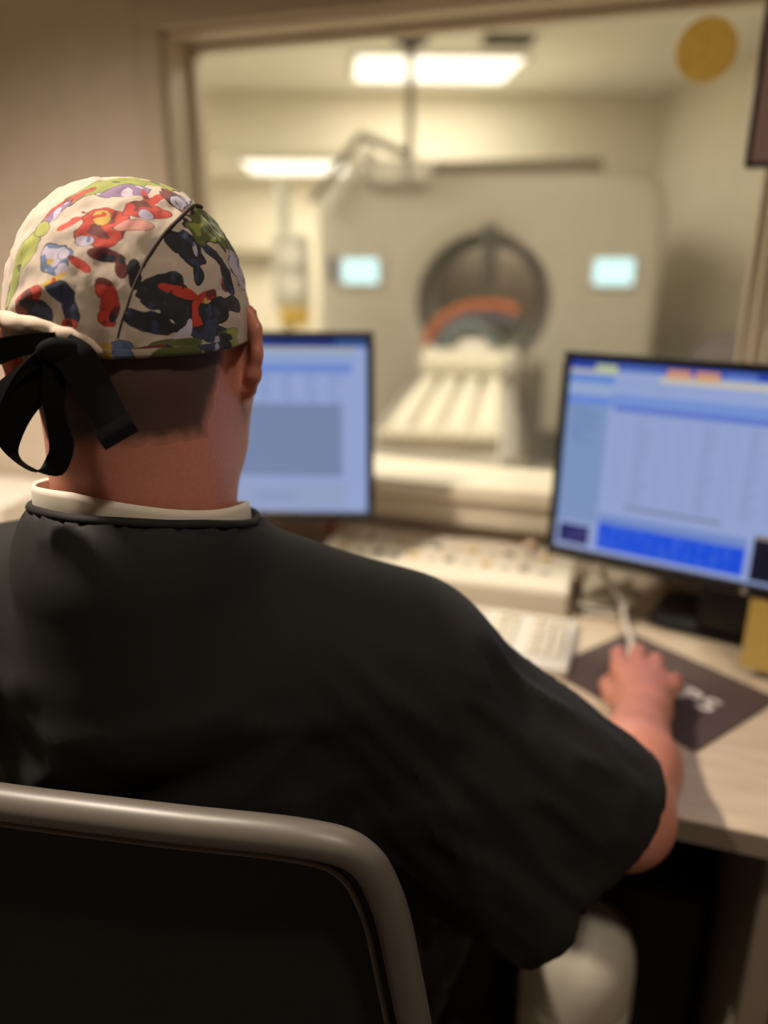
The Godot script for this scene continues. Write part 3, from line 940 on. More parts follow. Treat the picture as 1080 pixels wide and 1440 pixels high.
func build_desk_things() -> void:
	var top := 0.7405
	monitor("black monitor showing a grey image window, half hidden behind the person's head", Vector3(-0.69, top, -1.15), 15.0, 1.043, false)
	monitor("black monitor showing a table of blue rows beside the mouse pad", Vector3(0.145, top, -1.150), -14.4, 1.024, true)
	# scan control console
	var c := thing("scan_console", "cream scan control console with round buttons behind the keyboard", "console", Vector3(-0.315, top, -1.29))
	var prof := PackedVector2Array([Vector2(-0.078, 0.0), Vector2(0.078, 0.0), Vector2(0.078, 0.062), Vector2(0.07, 0.068), Vector2(-0.072, 0.05), Vector2(-0.078, 0.044)])
	part(c, "console_body", MB.new().extrude(prof, -0.235, 0.235, 0.004).moved(Transform3D(Basis(Vector3.UP, PI / 2), Vector3.ZERO)), M.cream_plastic)
	var slope := Basis(Vector3.RIGHT, -0.0) * Basis(Vector3.RIGHT, atan2(0.018, 0.142))
	var key := MB.new().box(Vector3.ZERO, Vector3(0.018, 0.008, 0.014), 0.002).mesh()
	for i in 12:
		for j in 2:
			var kx := -0.19 + i * 0.034
			var kz := -0.03 + j * 0.045
			var m := MeshInstance3D.new()
			m.mesh = key
			m.material_override = [M.white_plastic, mat(Color(0.80, 0.70, 0.50), 0.5), M.white_plastic, M.grey_plastic][(i * 3 + j) % 4]
			m.name = "button"
			c.add_child(m, true)
			m.position = Vector3(kx, 0.0615 - kz * 0.127, kz)
			m.rotation.x = 0.127
	part(c, "knob", MB.new().lathe([Vector2(0.012, 0.0), Vector2(0.012, 0.012), Vector2(0.009, 0.016), Vector2(0.0, 0.017)], 20, Vector3(0.15, 0.068, -0.06)), mat(Color(0.82, 0.72, 0.64), 0.5))
	# keyboard
	var k := thing("keyboard", "white computer keyboard in front of the cream console", "keyboard", Vector3(-0.285, top, -1.104))
	part(k, "keyboard_body", MB.new().box(Vector3(0, 0.009, 0), Vector3(0.452, 0.016, 0.168), 0.004), M.white_plastic)
	var km := MB.new().box(Vector3.ZERO, Vector3(0.0165, 0.007, 0.0165), 0.0025).mesh()
	for r in 6:
		for col in 22:
			if (col == 15 or col == 18) or (r == 5 and col in [4, 5, 6, 7]) or (r == 0 and col in [1, 5]): continue
			var m := MeshInstance3D.new()
			m.mesh = km
			m.material_override = M.cream_plastic
			m.name = "key"
			k.add_child(m, true)
			m.position = Vector3(-0.205 + col * 0.0195, 0.0195, -0.058 + r * 0.0205 + (0.006 if r > 0 else 0.0))
	part(k, "space_bar", MB.new().box(Vector3(-0.205 + 5.5 * 0.0195, 0.0195, -0.058 + 5 * 0.0205 + 0.006), Vector3(0.075, 0.007, 0.0165), 0.0025), M.cream_plastic)
	# mouse pad with lettering
	var p := thing("mouse_pad", "dark brown mouse pad with white lettering under the person's hand", "mouse pad", Vector3(0.066, top, -1.047), -35.2)
	part(p, "pad_sheet", MB.new().extrude(rrect(0.25, 0.2, 0.004, 4), 0.0, 0.003, 0.0006).moved(Transform3D(Basis(Vector3.RIGHT, -PI / 2), Vector3.ZERO)), relief(mat(Color(0.29, 0.225, 0.215), 0.75), 0.5, 0.01, Vector3.ONE * 20.0))
	var tm := TextMesh.new()
	var f := SystemFont.new()
	f.font_names = PackedStringArray(["Droid Sans"])
	f.font_weight = 700
	tm.font = f
	tm.text = "IPS"
	tm.font_size = 32
	tm.pixel_size = 0.0016
	tm.depth = 0.0006
	var tx := MeshInstance3D.new()
	tx.name = "lettering"
	tx.mesh = tm
	tx.material_override = mat(Color(0.80, 0.76, 0.74), 0.6)
	p.add_child(tx, true)
	tx.rotation_degrees.x = -90
	tx.position = Vector3(0.050, 0.0033, -0.006)
	# mouse
	var mo := thing("computer_mouse", "dark grey computer mouse under the person's hand on the mouse pad", "mouse", Vector3(0.043, top + 0.0032, -0.998), 4.0)
	var rows := []
	for j in 13:
		var v := j / 12.0
		var row := []
		for i in 32:
			var a := -TAU * i / 32
			var e := v * PI / 2
			var k2 := cos(e) ** 0.6
			row.append(Vector3(cos(a) * 0.030 * k2, 0.002 + 0.033 * sin(e), sin(a) * 0.055 * k2 * (1.0 if sin(a) > 0 else 0.96)))
		rows.append(row)
	part(mo, "mouse_shell", MB.new().grid(rows, true), M.dark_plastic)
	part(mo, "mouse_base", MB.new().lathe([Vector2(0.0, 0.0), Vector2(0.97, 0.0), Vector2(1.0, 0.003), Vector2(0.97, 0.006)], 32, Vector3.ZERO, 0.030, 0.055), M.dark_plastic)
	part(mo, "scroll_wheel", MB.new().tube([Vector3(-0.004, 0.025, -0.036), Vector3(0.004, 0.025, -0.036)], 0.009, 16), M.grey_plastic)
	part(mo, "cable", MB.new().tube(curve([Vector3(0, 0.008, -0.055), Vector3(-0.012, 0.006, -0.10), Vector3(-0.006, 0.006, -0.15), Vector3(-0.014, 0.010, -0.205), Vector3(-0.020, 0.032, -0.235), Vector3(-0.036, 0.036, -0.285), Vector3(-0.056, 0.055, -0.325), Vector3(-0.075, 0.06, -0.365)], 40), 0.005, 10), mat(Color(0.78, 0.74, 0.70), 0.5), "pale grey mouse cable")
	# papers and folders between console and monitor foot
	var fold := [[Vector3(-0.024, 0.0, -1.315), 6.0, Color(0.40, 0.38, 0.33), 0.010, "dark grey folder lying under the loose papers", "folder"], [Vector3(-0.026, 0.0102, -1.32), -7.0, Color(0.60, 0.57, 0.50), 0.008, "greyish booklet lying between two papers", "booklet"], [Vector3(-0.025, 0.0184, -1.325), 8.0, Color(0.80, 0.76, 0.68), 0.006, "pale sheaf of papers topmost beside the monitor foot", "papers"]]
	for s in fold:
		var o := thing(s[5].replace(" ", "_"), s[4], s[5], s[0] + Vector3(0, top, 0), s[1])
		part(o, "cover", MB.new().box(Vector3(0, s[3] / 2, 0), Vector3(0.078, s[3], 0.14), 0.001), mat(s[2], 0.7))
		part(o, "pages", MB.new().box(Vector3(0.002, s[3] / 2, 0.001), Vector3(0.079, s[3] * 0.6, 0.141), 0.0005), M.paper)
	# sticky note hanging from the monitor's lower bezel
	var sn := thing("sticky_note", "mustard-yellow paper note hanging below the lit monitor", "note", Vector3(0.224, 0.757, -1.108), -14.4)
	var nr := []
	for j in 7:
		var v := j / 6.0
		nr.append([Vector3(-0.046, 0.1 * v, 0.004 * (1 - v)), Vector3(0.046, 0.1 * v, 0.004 * (1 - v))])
	var path := []
	var dirs := []
	for j in 7:
		var v := j / 6.0
		path.append(Vector3(0, 0.105 * v, 0.008 * (1 - v) * (1 - v)))
		dirs.append(Vector3(0.046, 0, 0))
	part(sn, "note_sheet", MB.new().strip(path, dirs, 0.0006), mat(Color(0.74, 0.62, 0.33), 0.8))
	# small things at the back of the desk
	var rm := thing("red_marker", "small red marker cap standing by the console's back corner", "marker", Vector3(-0.562, top, -1.345))
	part(rm, "barrel", MB.new().tube([Vector3(0, 0, 0), Vector3(0, 0.05, 0)], 0.007, 14), mat(Color(0.7, 0.68, 0.64), 0.5))
	part(rm, "cap", MB.new().tube([Vector3(0, 0.05, 0), Vector3(0, 0.078, 0)], 0.008, 14), mat(Color(0.62, 0.14, 0.10), 0.4))
	var cb := thing("cable_tangle", "tangle of pale cables lying between monitor stand and console", "cables", Vector3(-0.585, top, -1.225))
	var rng := RandomNumberGenerator.new()
	rng.seed = 5
	for i in 5:
		var pts := []
		for j in 7:
			var a := j * 1.25 + i
			pts.append(Vector3(cos(a) * 0.03 * (0.6 + rng.randf() * 0.5), 0.004 + 0.008 * i + 0.004 * (j % 2), sin(a) * 0.04 * (0.6 + rng.randf() * 0.5)))
		part(cb, "cable", MB.new().tube(curve(pts, 42), 0.0035, 8), [mat(Color(0.70, 0.66, 0.60), 0.5), mat(Color(0.45, 0.42, 0.38), 0.5)][i % 2])
	var tr := thing("paper_tray", "cream desk tray of papers at the wall beyond the person's shoulder", "tray", Vector3(-1.40, top, -1.29))
	part(tr, "tray_body", MB.new().box(Vector3(0, 0.02, 0), Vector3(0.34, 0.04, 0.22), 0.004), M.cream_plastic)
	part(tr, "sheets", MB.new().box(Vector3(0, 0.062, 0), Vector3(0.31, 0.044, 0.20), 0.002), M.paper)
	# wall things at the right of the window
	var wp := thing("wall_display", "mauve-grey framed panel hung beside the top of the window", "panel", Vector3(0.312, 1.72, WALL_Z + 0.06))
	part(wp, "panel_frame", MB.new().box(Vector3(0, 0, 0), Vector3(0.40, 0.54, 0.03), 0.004), mat(Color(0.16, 0.12, 0.15), 0.4))
	part(wp, "panel_face", MB.new().box(Vector3(0, 0, 0.0155), Vector3(0.386, 0.526, 0.004)), mat(Color(0.76, 0.66, 0.66), 0.5))
	part(wp, "wall_mount", MB.new().box(Vector3(0, 0, -0.035), Vector3(0.12, 0.12, 0.045), 0.004), M.dark_plastic)
	var fh := thing("file_holder", "cream file holder fixed to the wall behind the lit monitor", "holder", Vector3(0.30, 1.00, WALL_Z + 0.045))
	part(fh, "back_plate", MB.new().box(Vector3(0, 0.15, -0.02), Vector3(0.24, 0.34, 0.006), 0.001), M.cream_plastic)
	part(fh, "pocket", MB.new().box(Vector3(0, 0.10, 0.005), Vector3(0.24, 0.22, 0.03), 0.004), M.cream_plastic)
	part(fh, "sheets", MB.new().box(Vector3(0, 0.16, -0.012), Vector3(0.22, 0.30, 0.008), 0.001), M.paper)

# ---------------------------------------------------------------- the person
const HEAD := Vector3(-0.366, 1.275, -0.504)
const SEAM := [[0.0523, 0.0836, -0.006], [0.051, 0.0834, 0.0156], [0.0464, 0.0734, 0.0476], [0.0404, 0.0651, 0.0633], [0.0354, 0.0575, 0.0731], [0.0309, 0.0498, 0.0805], [0.027, 0.0413, 0.0865], [0.0233, 0.0328, 0.0911], [0.0201, 0.0235, 0.0946], [0.0163, 0.0142, 0.0973], [0.013, 0.0042, 0.0988]]
const CAP_R := Vector3(0.0855, 0.106, 0.100)
const HEAD_YAW := 22.0
const CAP_E0 := -0.03

func cap_point(phi: float, e: float) -> Vector3:
	var d := Vector3(sin(phi) * cos(e), sin(e), cos(phi) * cos(e))
	var p := 2.2
	var k := pow(pow(absf(d.x) / CAP_R.x, p) + pow(absf(d.y) / CAP_R.y, p) + pow(absf(d.z) / CAP_R.z, p), -1.0 / p)
	return d * k

func add_head(f: Field) -> void:
	var hb := Basis(Vector3.UP, deg_to_rad(HEAD_YAW))
	f.add(HEAD + hb * Vector3(0, 0.016, -0.015), HEAD + hb * Vector3(0, 0.016, 0.010), 0.077, 0.077, 0.02)
	f.add(HEAD + hb * Vector3(0, -0.02, -0.042), HEAD + hb * Vector3(0, -0.078, -0.045), 0.060, 0.050, 0.03)
	f.add(HEAD + hb * Vector3(0, -0.03, 0.028), HEAD + hb * Vector3(0, -0.09, 0.018), 0.062, 0.060, 0.03)
	f.add(HEAD + hb * Vector3(0, -0.108, -0.078), HEAD + hb * Vector3(0, -0.106, -0.074), 0.021, 0.021, 0.03)
	f.add(HEAD + hb * Vector3(0, -0.002, -0.100), HEAD + hb * Vector3(0, -0.036, -0.116), 0.007, 0.011, 0.012)
	f.add(HEAD + hb * Vector3(-0.03, 0.018, -0.088), HEAD + hb * Vector3(0.03, 0.018, -0.088), 0.013, 0.013, 0.02)
	for s: float in [-1.0, 1.0]:
		f.add(HEAD + hb * Vector3(s * 0.045, -0.040, -0.024), HEAD + hb * Vector3(s * 0.038, -0.090, -0.032), 0.040, 0.035, 0.03)
		f.add(HEAD + hb * Vector3(s * 0.030, -0.094, -0.045), HEAD + hb * Vector3(s * 0.010, -0.106, -0.075), 0.027, 0.022, 0.03)
		f.add(HEAD + hb * Vector3(s * 0.040, -0.03, -0.070), HEAD + hb * Vector3(s * 0.042, -0.035, -0.055), 0.024, 0.024, 0.02)
		f.cut(HEAD + hb * Vector3(s * 0.032, 0.0, -0.112), HEAD + hb * Vector3(s * 0.034, 0.0, -0.112), 0.016, 0.016, 0.015)
	f.add(HEAD + hb * Vector3(-0.018, -0.064, -0.096), HEAD + hb * Vector3(0.018, -0.064, -0.096), 0.007, 0.007, 0.008)
	f.cut(HEAD + hb * Vector3(-0.02, -0.067, -0.108), HEAD + hb * Vector3(0.02, -0.067, -0.108), 0.003, 0.003, 0.004)
	f.add(HEAD + hb * Vector3(-0.016, -0.073, -0.094), HEAD + hb * Vector3(0.016, -0.073, -0.094), 0.007, 0.007, 0.006)
	# neck
	f.add(HEAD + Vector3(0.002, -0.07, 0.006), HEAD + Vector3(0.004, -0.20, 0.016), 0.062, 0.075, 0.03)
	# ears
	for s: float in [-1.0, 1.0]:
		var o := HEAD + hb * Vector3(s * 0.0745, -0.020, -0.006)
		var out := hb * Vector3(s * 0.56, 0, 0.83)
		var up := hb * Vector3(0, 1, -0.12)
		var nn := hb * Vector3(s * 0.83, 0, -0.56)
		var line := [Vector2(0.0, 0.016), Vector2(0.010, 0.030), Vector2(0.022, 0.033), Vector2(0.031, 0.022), Vector2(0.031, 0.004), Vector2(0.024, -0.012), Vector2(0.014, -0.024), Vector2(0.005, -0.030)]
		f.add(o + out * 0.010 + up * 0.012, o + out * 0.006 - up * 0.018, 0.019, 0.012, 0.006, nn, 0.3)
		for i in line.size() - 1:
			f.add(o + out * line[i].x + up * line[i].y, o + out * line[i + 1].x + up * line[i + 1].y, 0.0042 if i < 5 else 0.0058, 0.0042 if i < 4 else 0.0058, 0.004)

func add_arm(f: Field, sh: Vector3, el: Vector3, wr: Vector3) -> void:
	f.add(sh, el, 0.050, 0.045, 0.03)
	var mid := el.lerp(wr, 0.35) + Vector3(0, 0.006, 0)
	f.add(el, mid, 0.045, 0.046, 0.03)
	f.add(mid, wr, 0.046, 0.029, 0.03)

func add_hand(f: Field, wr: Vector3, joints: Array, thumb: Array) -> void:
	for j in joints:
		f.add(wr + Vector3(0, 0, 0.0), j[0], 0.026, 0.0125, 0.014)
		for i in 3:
			f.add(j[i], j[i + 1], 0.0114 - i * 0.0008, 0.0109 - i * 0.0009, 0.004)
		f.add(j[0], j[0], 0.0130, 0.0130, 0.006)
	for i in thumb.size() - 1:
		f.add(thumb[i], thumb[i + 1], 0.0155 - i * 0.0025, 0.0125 - i * 0.0015, 0.010)

func displaced(mb: MB, noise: FastNoiseLite, axis: Vector3, along: float, across: float, amp: float, weight: Callable) -> void:
	var a := axis.normalized()
	for i in mb.v.size():
		var p := mb.v[i]
		var w: float = weight.call(p)
		if w <= 0.0: continue
		var t := a * p.dot(a)
		var q := t * along + (p - t) * across
		var r := noise.get_noise_3dv(q)
		mb.v[i] = p + mb.n[i] * (amp * w * (1.0 - 2.2 * absf(r)))

func build_person() -> void:
	var root := thing("person", "person seated at the desk in a black scrub top and printed cap", "person", Vector3(-0.36, 0, -0.55))
	var back := -root.position
	var skin := grain(mat(Color(0.76, 0.51, 0.44), 0.5), 0.06, Color(0.93, 0.88, 0.86), Color(1, 1, 1), Vector3.ONE * 14.0, 256, 31)
	skin.subsurf_scatter_enabled = true
	skin.subsurf_scatter_strength = 0.12
	# ---- body: one mesh; fine grids for head and hands
	var mb := MB.new()
	var hf := Field.new()
	add_head(hf)
	hf.net(mb, 0.0034)
	var head_tris := mb.idx.size()
	var sh := Vector3(-0.160, 0.958, -0.578)
	var el := Vector3(0.024, 0.803, -0.668)
	var wr := Vector3(0.044, 0.789, -0.895)
	var rf := Field.new()
	add_arm(rf, sh.lerp(el, 0.55), el, wr)
	add_hand(rf, wr, [
		[Vector3(0.012, 0.797, -0.974), Vector3(0.008, 0.797, -1.014), Vector3(0.008, 0.785, -1.035), Vector3(0.009, 0.773, -1.049)],
		[Vector3(0.034, 0.801, -0.980), Vector3(0.034, 0.800, -1.024), Vector3(0.035, 0.786, -1.047), Vector3(0.036, 0.773, -1.061)],
		[Vector3(0.056, 0.798, -0.974), Vector3(0.058, 0.795, -1.014), Vector3(0.061, 0.780, -1.036), Vector3(0.064, 0.766, -1.047)],
		[Vector3(0.075, 0.790, -0.958), Vector3(0.082, 0.782, -0.990), Vector3(0.086, 0.767, -1.008), Vector3(0.088, 0.756, -1.017)],
	], [Vector3(0.024, 0.780, -0.910), Vector3(0.006, 0.770, -0.950), Vector3(-0.001, 0.762, -0.985), Vector3(0.002, 0.758, -1.010)])
	rf.net(mb, 0.0034)
	var lsh := Vector3(-0.56, 0.985, -0.50)
	var lel := Vector3(-0.66, 0.80, -0.66)
	var lwr := Vector3(-0.56, 0.785, -0.85)
	var lf := Field.new()
	add_arm(lf, lsh.lerp(lel, 0.55), lel, lwr)
	var lj := []
	for k in 4:
		var x: float = -0.54 + [0.03, 0.01, -0.01, -0.03][k] + 0.02
		var z: float = -0.935 + [0.0, -0.004, 0.002, 0.016][k]
		lj.append([Vector3(x, 0.782, z), Vector3(x + 0.006, 0.780, z - 0.038), Vector3(x + 0.010, 0.766, z - 0.058), Vector3(x + 0.012, 0.757, z - 0.070)])
	add_hand(lf, lwr, lj, [Vector3(-0.54, 0.775, -0.86), Vector3(-0.505, 0.768, -0.89), Vector3(-0.492, 0.762, -0.92), Vector3(-0.488, 0.758, -0.942)])
	lf.net(mb, 0.0042)
	var bf := Field.new()   # what the clothes cover
	bf.add(HEAD + Vector3(0.006, -0.17, 0.012), Vector3(-0.355, 0.98, -0.52), 0.06, 0.10, 0.04)
	bf.add(Vector3(-0.355, 0.98, -0.525), Vector3(-0.35, 0.62, -0.54), 0.10, 0.11, 0.04, Vector3(0.99, 0, -0.14), 1.4)
	bf.add(lsh, sh, 0.05, 0.05, 0.04)
	bf.add(sh, sh.lerp(el, 0.6), 0.050, 0.046, 0.03)
	bf.add(lsh, lsh.lerp(lel, 0.6), 0.052, 0.050, 0.03)
	for s in [[Vector3(-0.25, 0.555, -0.57), Vector3(-0.165, 0.55, -0.98), Vector3(-0.165, 0.10, -1.0)], [Vector3(-0.45, 0.555, -0.55), Vector3(-0.53, 0.55, -0.97), Vector3(-0.53, 0.10, -1.0)]]:
		bf.add(s[0], s[1], 0.075, 0.055, 0.04)
		bf.add(s[1], s[2], 0.05, 0.035, 0.03)
		bf.add(s[2] + Vector3(0, -0.05, 0.02), s[2] + Vector3(0, -0.06, -0.14), 0.03, 0.028, 0.02)
	bf.net(mb, 0.012)
	part(root, "body", mb, skin, "fair skinned head, neck, arms and hands", back)
	for s: float in [-1.0, 1.0]:
		var ey := MB.new().lathe([Vector2(0, -0.0125), Vector2(0.0088, -0.0088), Vector2(0.0125, 0), Vector2(0.0088, 0.0088), Vector2(0, 0.0125)], 20, HEAD + Basis(Vector3.UP, deg_to_rad(HEAD_YAW)) * Vector3(s * 0.032, 0.0, -0.087))
		part(root, "eye", ey, mat(Color(0.85, 0.84, 0.82), 0.2), "", back)
	# ---- clipped hair at the nape: the head's own surface, a little proud
	var hair := MB.new()
	var nz := FastNoiseLite.new()
	nz.seed = 4
	nz.frequency = 90.0
	var map := {}
	var hb := Basis(Vector3.UP, deg_to_rad(HEAD_YAW))
	var bare := Color(0.76, 0.51, 0.44).srgb_to_linear()
	var dark := Color(0.33, 0.25, 0.21).srgb_to_linear()
	for i in range(0, head_tris, 3):
		var c := ((mb.v[mb.idx[i]] + mb.v[mb.idx[i + 1]] + mb.v[mb.idx[i + 2]]) / 3.0 - HEAD) * hb
		if c.y > 0.03 or absf(c.x) > 0.083: continue
		if minf(c.z - (0.040 - 0.27 * c.y), c.y + 0.066) < -0.010: continue
		for k in 3:
			var vi := mb.idx[i + k]
			if not map.has(vi):
				map[vi] = hair.v.size()
				var q := (mb.v[vi] - HEAD) * hb
				var d := minf(q.z - (0.040 - 0.27 * q.y), q.y + 0.066) + nz.get_noise_3dv(q) * 0.004
				hair.v.append(mb.v[vi] + mb.n[vi] * lerpf(-0.0006, 0.0007, smoothstep(-0.006, -0.002, d))); hair.n.append(mb.n[vi]); hair.uv.append(Vector2.ZERO)
				hair.col.append(bare.lerp(dark, smoothstep(-0.004, 0.007, d)))
			hair.idx.append(map[vi])
	var hm := grain(mat(Color.WHITE, 0.7), 0.25, Color(0.75, 0.72, 0.70), Color(1, 1, 1), Vector3.ONE * 30.0, 256, 12)
	hm.vertex_color_use_as_albedo = true
	part(root, "hair", hair, hm, "short clipped brown hair at the nape", back)
	build_cap(root, back)
	build_clothes(root, back, sh, el, lsh, lel)

func build_cap(root: Node3D, back: Vector3) -> void:
	# printed cotton: abstract patches of colour
	var tints := [Color(0.47, 0.37, 0.50), Color(0.50, 0.52, 0.22), Color(0.66, 0.19, 0.12), Color(0.57, 0.58, 0.27), Color(0.71, 0.58, 0.24), Color(0.66, 0.62, 0.70), Color(0.36, 0.12, 0.11), Color(0.70, 0.48, 0.44), Color(0.10, 0.105, 0.13), Color(0.34, 0.40, 0.54), Color(0.16, 0.19, 0.30), Color(0.30, 0.33, 0.15)]
	var second := [5, 11, 6, 1, 2, 9, 8, 2, 10, 5, 8, 1]
	var tw := 1280
	var th := 480
	var im := Image.create(tw, th, false, Image.FORMAT_RGB8)
	im.fill(Color(0.69, 0.625, 0.57))
	var nz := FastNoiseLite.new()
	nz.seed = 9
	nz.frequency = 55.0
	nz.fractal_octaves = 2
	var n2 := FastNoiseLite.new()
	n2.seed = 15
	n2.frequency = 70.0
	n2.fractal_octaves = 2
	var patches := PATCHES.duplicate()
	var rng := RandomNumberGenerator.new()
	rng.seed = 77
	for k in 46:   # the sides turned away
		var ph := rng.randf_range(PI * 0.64, PI * 1.49)
		var c := cap_point(ph, rng.randf_range(0.02, 1.15))
		var ax := Vector3(rng.randfn(), rng.randfn(), rng.randfn()).normalized()
		patches.append([c.x, c.y, c.z, ax.x, ax.y, ax.z, rng.randf_range(0.008, 0.022), rng.randf_range(0.004, 0.011), rng.randi() % 12])
	for b in patches:
		var c := Vector3(b[0], b[1], b[2])
		var nn := c.normalized()
		var ax := Vector3(b[3], b[4], b[5])
		ax = (ax - nn * ax.dot(nn)).normalized()
		var bx := nn.cross(ax)
		var ra: float = b[6]
		var rb: float = b[7]
		var reach := maxf(ra, rb) * 1.35 + 0.003
		var col: Color = tints[b[8]]
		var e := atan2(c.y, Vector2(c.x, c.z).length())
		var de := reach / 0.08
		var j0 := clampi(int((e - de - CAP_E0) / (PI / 2 - CAP_E0) * th), 0, th - 1)
		var j1 := clampi(int((e + de - CAP_E0) / (PI / 2 - CAP_E0) * th) + 1, 0, th)
		var ce := cos(minf(absf(e) + de, 1.5))
		var dp := minf(PI, reach / maxf(0.02, 0.08 * ce))
		var p0 := atan2(c.x, c.z)
		for j in range(j0, j1):
			var ee := CAP_E0 + (PI / 2 - CAP_E0) * (j + 0.5) / th
			var i0 := int((p0 - dp) / TAU * tw)
			var i1 := int((p0 + dp) / TAU * tw)
			for i in range(i0, i1 + 1):
				var phi := TAU * (i + 0.5) / tw
				var d := cap_point(phi, ee) - c
				if d.length_squared() > reach * reach: continue
				var p := c + d
				var wob := nz.get_noise_3dv(p)
				var ua := d.dot(ax) / ra
				var ub := d.dot(bx) / rb
				var out_at := 1.0 + wob * 0.7
				if ua * ua + ub * ub > out_at: continue
				var cc := col
				if n2.get_noise_3d(p.x, p.y, p.z + b[8] * 0.1) > 0.27: cc = tints[second[b[8]]]   # a second ink inside the patch
				if ua * ua + ub * ub > out_at * 0.90 and minf(ra, rb) > 0.004: cc = tints[6] if b[8] in [2, 4, 6, 7] else tints[8]   # printed outline
				im.set_pixel(posmod(i, tw), j, cc)
	var cloth := mat(Color.WHITE, 0.85)
	cloth.albedo_texture = ImageTexture.create_from_image(im)
	cloth.rim_enabled = true
	cloth.rim = 0.2
	var hb := Basis(Vector3.UP, deg_to_rad(HEAD_YAW))
	var wn := FastNoiseLite.new()
	wn.seed = 21
	wn.frequency = 34.0
	var rows := []
	var nu := 192
	var nv := 56
	for j in nv + 1:
		var row := []
		for i in nu:
			var phi := TAU * i / nu
			var e := CAP_E0 + (PI / 2 - CAP_E0) * j / float(nv)
			var p := cap_point(phi, minf(e, PI / 2 - 1e-4))
			var ph := wrapf(phi + 0.35, -PI, PI)
			var gather := maxf(0.0, 1.0 - absf(ph) / 0.75) * maxf(0.0, 1.0 - (e - CAP_E0) / 0.42)
			var d := wn.get_noise_3dv(p) * 0.0028 + wn.get_noise_3d(p.x * 2.2, p.y * 2.2, p.z * 2.2) * 0.0008
			d += gather * 0.0028 * sin(ph * 34.0 + 3.0 * wn.get_noise_3dv(p * 0.5))
			# a slack fold running up from the gathers
			var q := hb * p - Vector3(-0.01, 0.026, 0.094)
			d += 0.004 * exp(-pow((q.y - 0.35 * q.x) / 0.006, 2.0)) * exp(-pow(q.x / 0.03, 2.0)) * (1.0 if p.z > 0 else 0.0)
			row.append(HEAD + hb * p + (hb * p).normalized() * d * smoothstep(PI / 2, PI / 2 - 0.3, e))
		rows.append(row)
	var mb := MB.new().grid(rows, true)
	var under := []
	for s in [[0.975, -0.002], [0.985, -0.006], [1.0, -0.004]]:
		var ring := []
		for i in nu:
			var r: Vector3 = rows[0][i] - HEAD
			ring.append(HEAD + Vector3(r.x * s[0], r.y + s[1], r.z * s[0]))
		under.append(ring)
	under.append(rows[0])
	var hem := MB.new().grid(under, true)
	for i in hem.uv.size(): hem.uv[i].y *= 0.03
	var cap := part(root, "surgical_cap", mb, cloth, "cream cotton cap printed with red, navy, green and black patches", back)
	part(cap, "hem", hem, cloth)
	var sp := []
	for s in SEAM: sp.append(Vector3(s[0], s[1], s[2]))
	var seam_path := []
	for p: Vector3 in curve(sp, 60):
		var e := atan2(p.y, Vector2(p.x, p.z).length())
		seam_path.append(HEAD + hb * cap_point(atan2(p.x, p.z), e) * 1.008)
	var sr := []
	for i in 61: sr.append(0.0013 if i < 34 else 0.0007)
	part(cap, "seam", MB.new().tube(seam_path, sr, 8), mat(Color(0.20, 0.14, 0.12), 0.8), "dark stitched seam")
	# rolled, gathered band above the tie
	var bp := curve([Vector3(-0.066, 0.011, 0.074), Vector3(-0.044, 0.014, 0.091), Vector3(-0.022, 0.0135, 0.101), Vector3(0.0, 0.011, 0.1025), Vector3(0.018, 0.006, 0.098), Vector3(0.031, -0.001, 0.091), Vector3(0.042, -0.006, 0.083)], 60)
	var bpath := []
	var br := []
	for i in 61:
		var p: Vector3 = bp[i]
		bpath.append(HEAD + p + Vector3(0, 0.0009 * sin(i * 0.45), 0.0008 * cos(i * 0.8)))
		br.append(0.0058 + 0.0008 * sin(i * 0.33) - (0.003 * maxf(0.0, (i - 48) / 12.0)))
	var bandm := grain(mat(Color(0.77, 0.69, 0.62), 0.85), 0.05, Color(0.9, 0.9, 0.9), Color(1, 1, 1), Vector3.ONE * 9.0, 256, 6)
	part(cap, "gathered_band", MB.new().tube(bpath, br, 14), bandm, "cream gathered band edge")
	# black ties
	var tie := relief(mat(Color(0.07, 0.07, 0.08), 0.85, 0.0, 0.2), 0.5, 0.02, Vector3.ONE * 25.0)
	var rv := Vector3(0.81, 0, -0.588)
	var fv := Vector3(0.588, 0, 0.81)
	var up := Vector3.UP
	var ribbon := func(called: String, pts: Array, ws: Array, th_: float) -> void:
		var pp := []
		for p: Vector3 in pts: pp.append(HEAD + p)
		part(cap, called, MB.new().strip(curve(pp, 40), curve(ws, 40), th_), tie)
	ribbon.call("tie_tail", [Vector3(0.018, 0.0, 0.106), Vector3(0.030, -0.006, 0.106), Vector3(0.038, -0.020, 0.105), Vector3(0.048, -0.037, 0.106), Vector3(0.057, -0.051, 0.107)],
		[rv * 0.009 + up * 0.007, rv * 0.0105 + up * 0.006, rv * 0.0105 + up * 0.0055, rv * 0.0095 + up * 0.0055, rv * 0.0085 + up * 0.0055], 0.0016)
	ribbon.call("tie_tail_fold", [Vector3(0.0535, -0.0455, 0.1085), Vector3(0.057, -0.051, 0.1090), Vector3(0.0605, -0.0565, 0.1085)],
		[rv * 0.0105 + up * 0.0055, rv * 0.0105 + up * 0.0055, rv * 0.0105 + up * 0.0055], 0.0022)
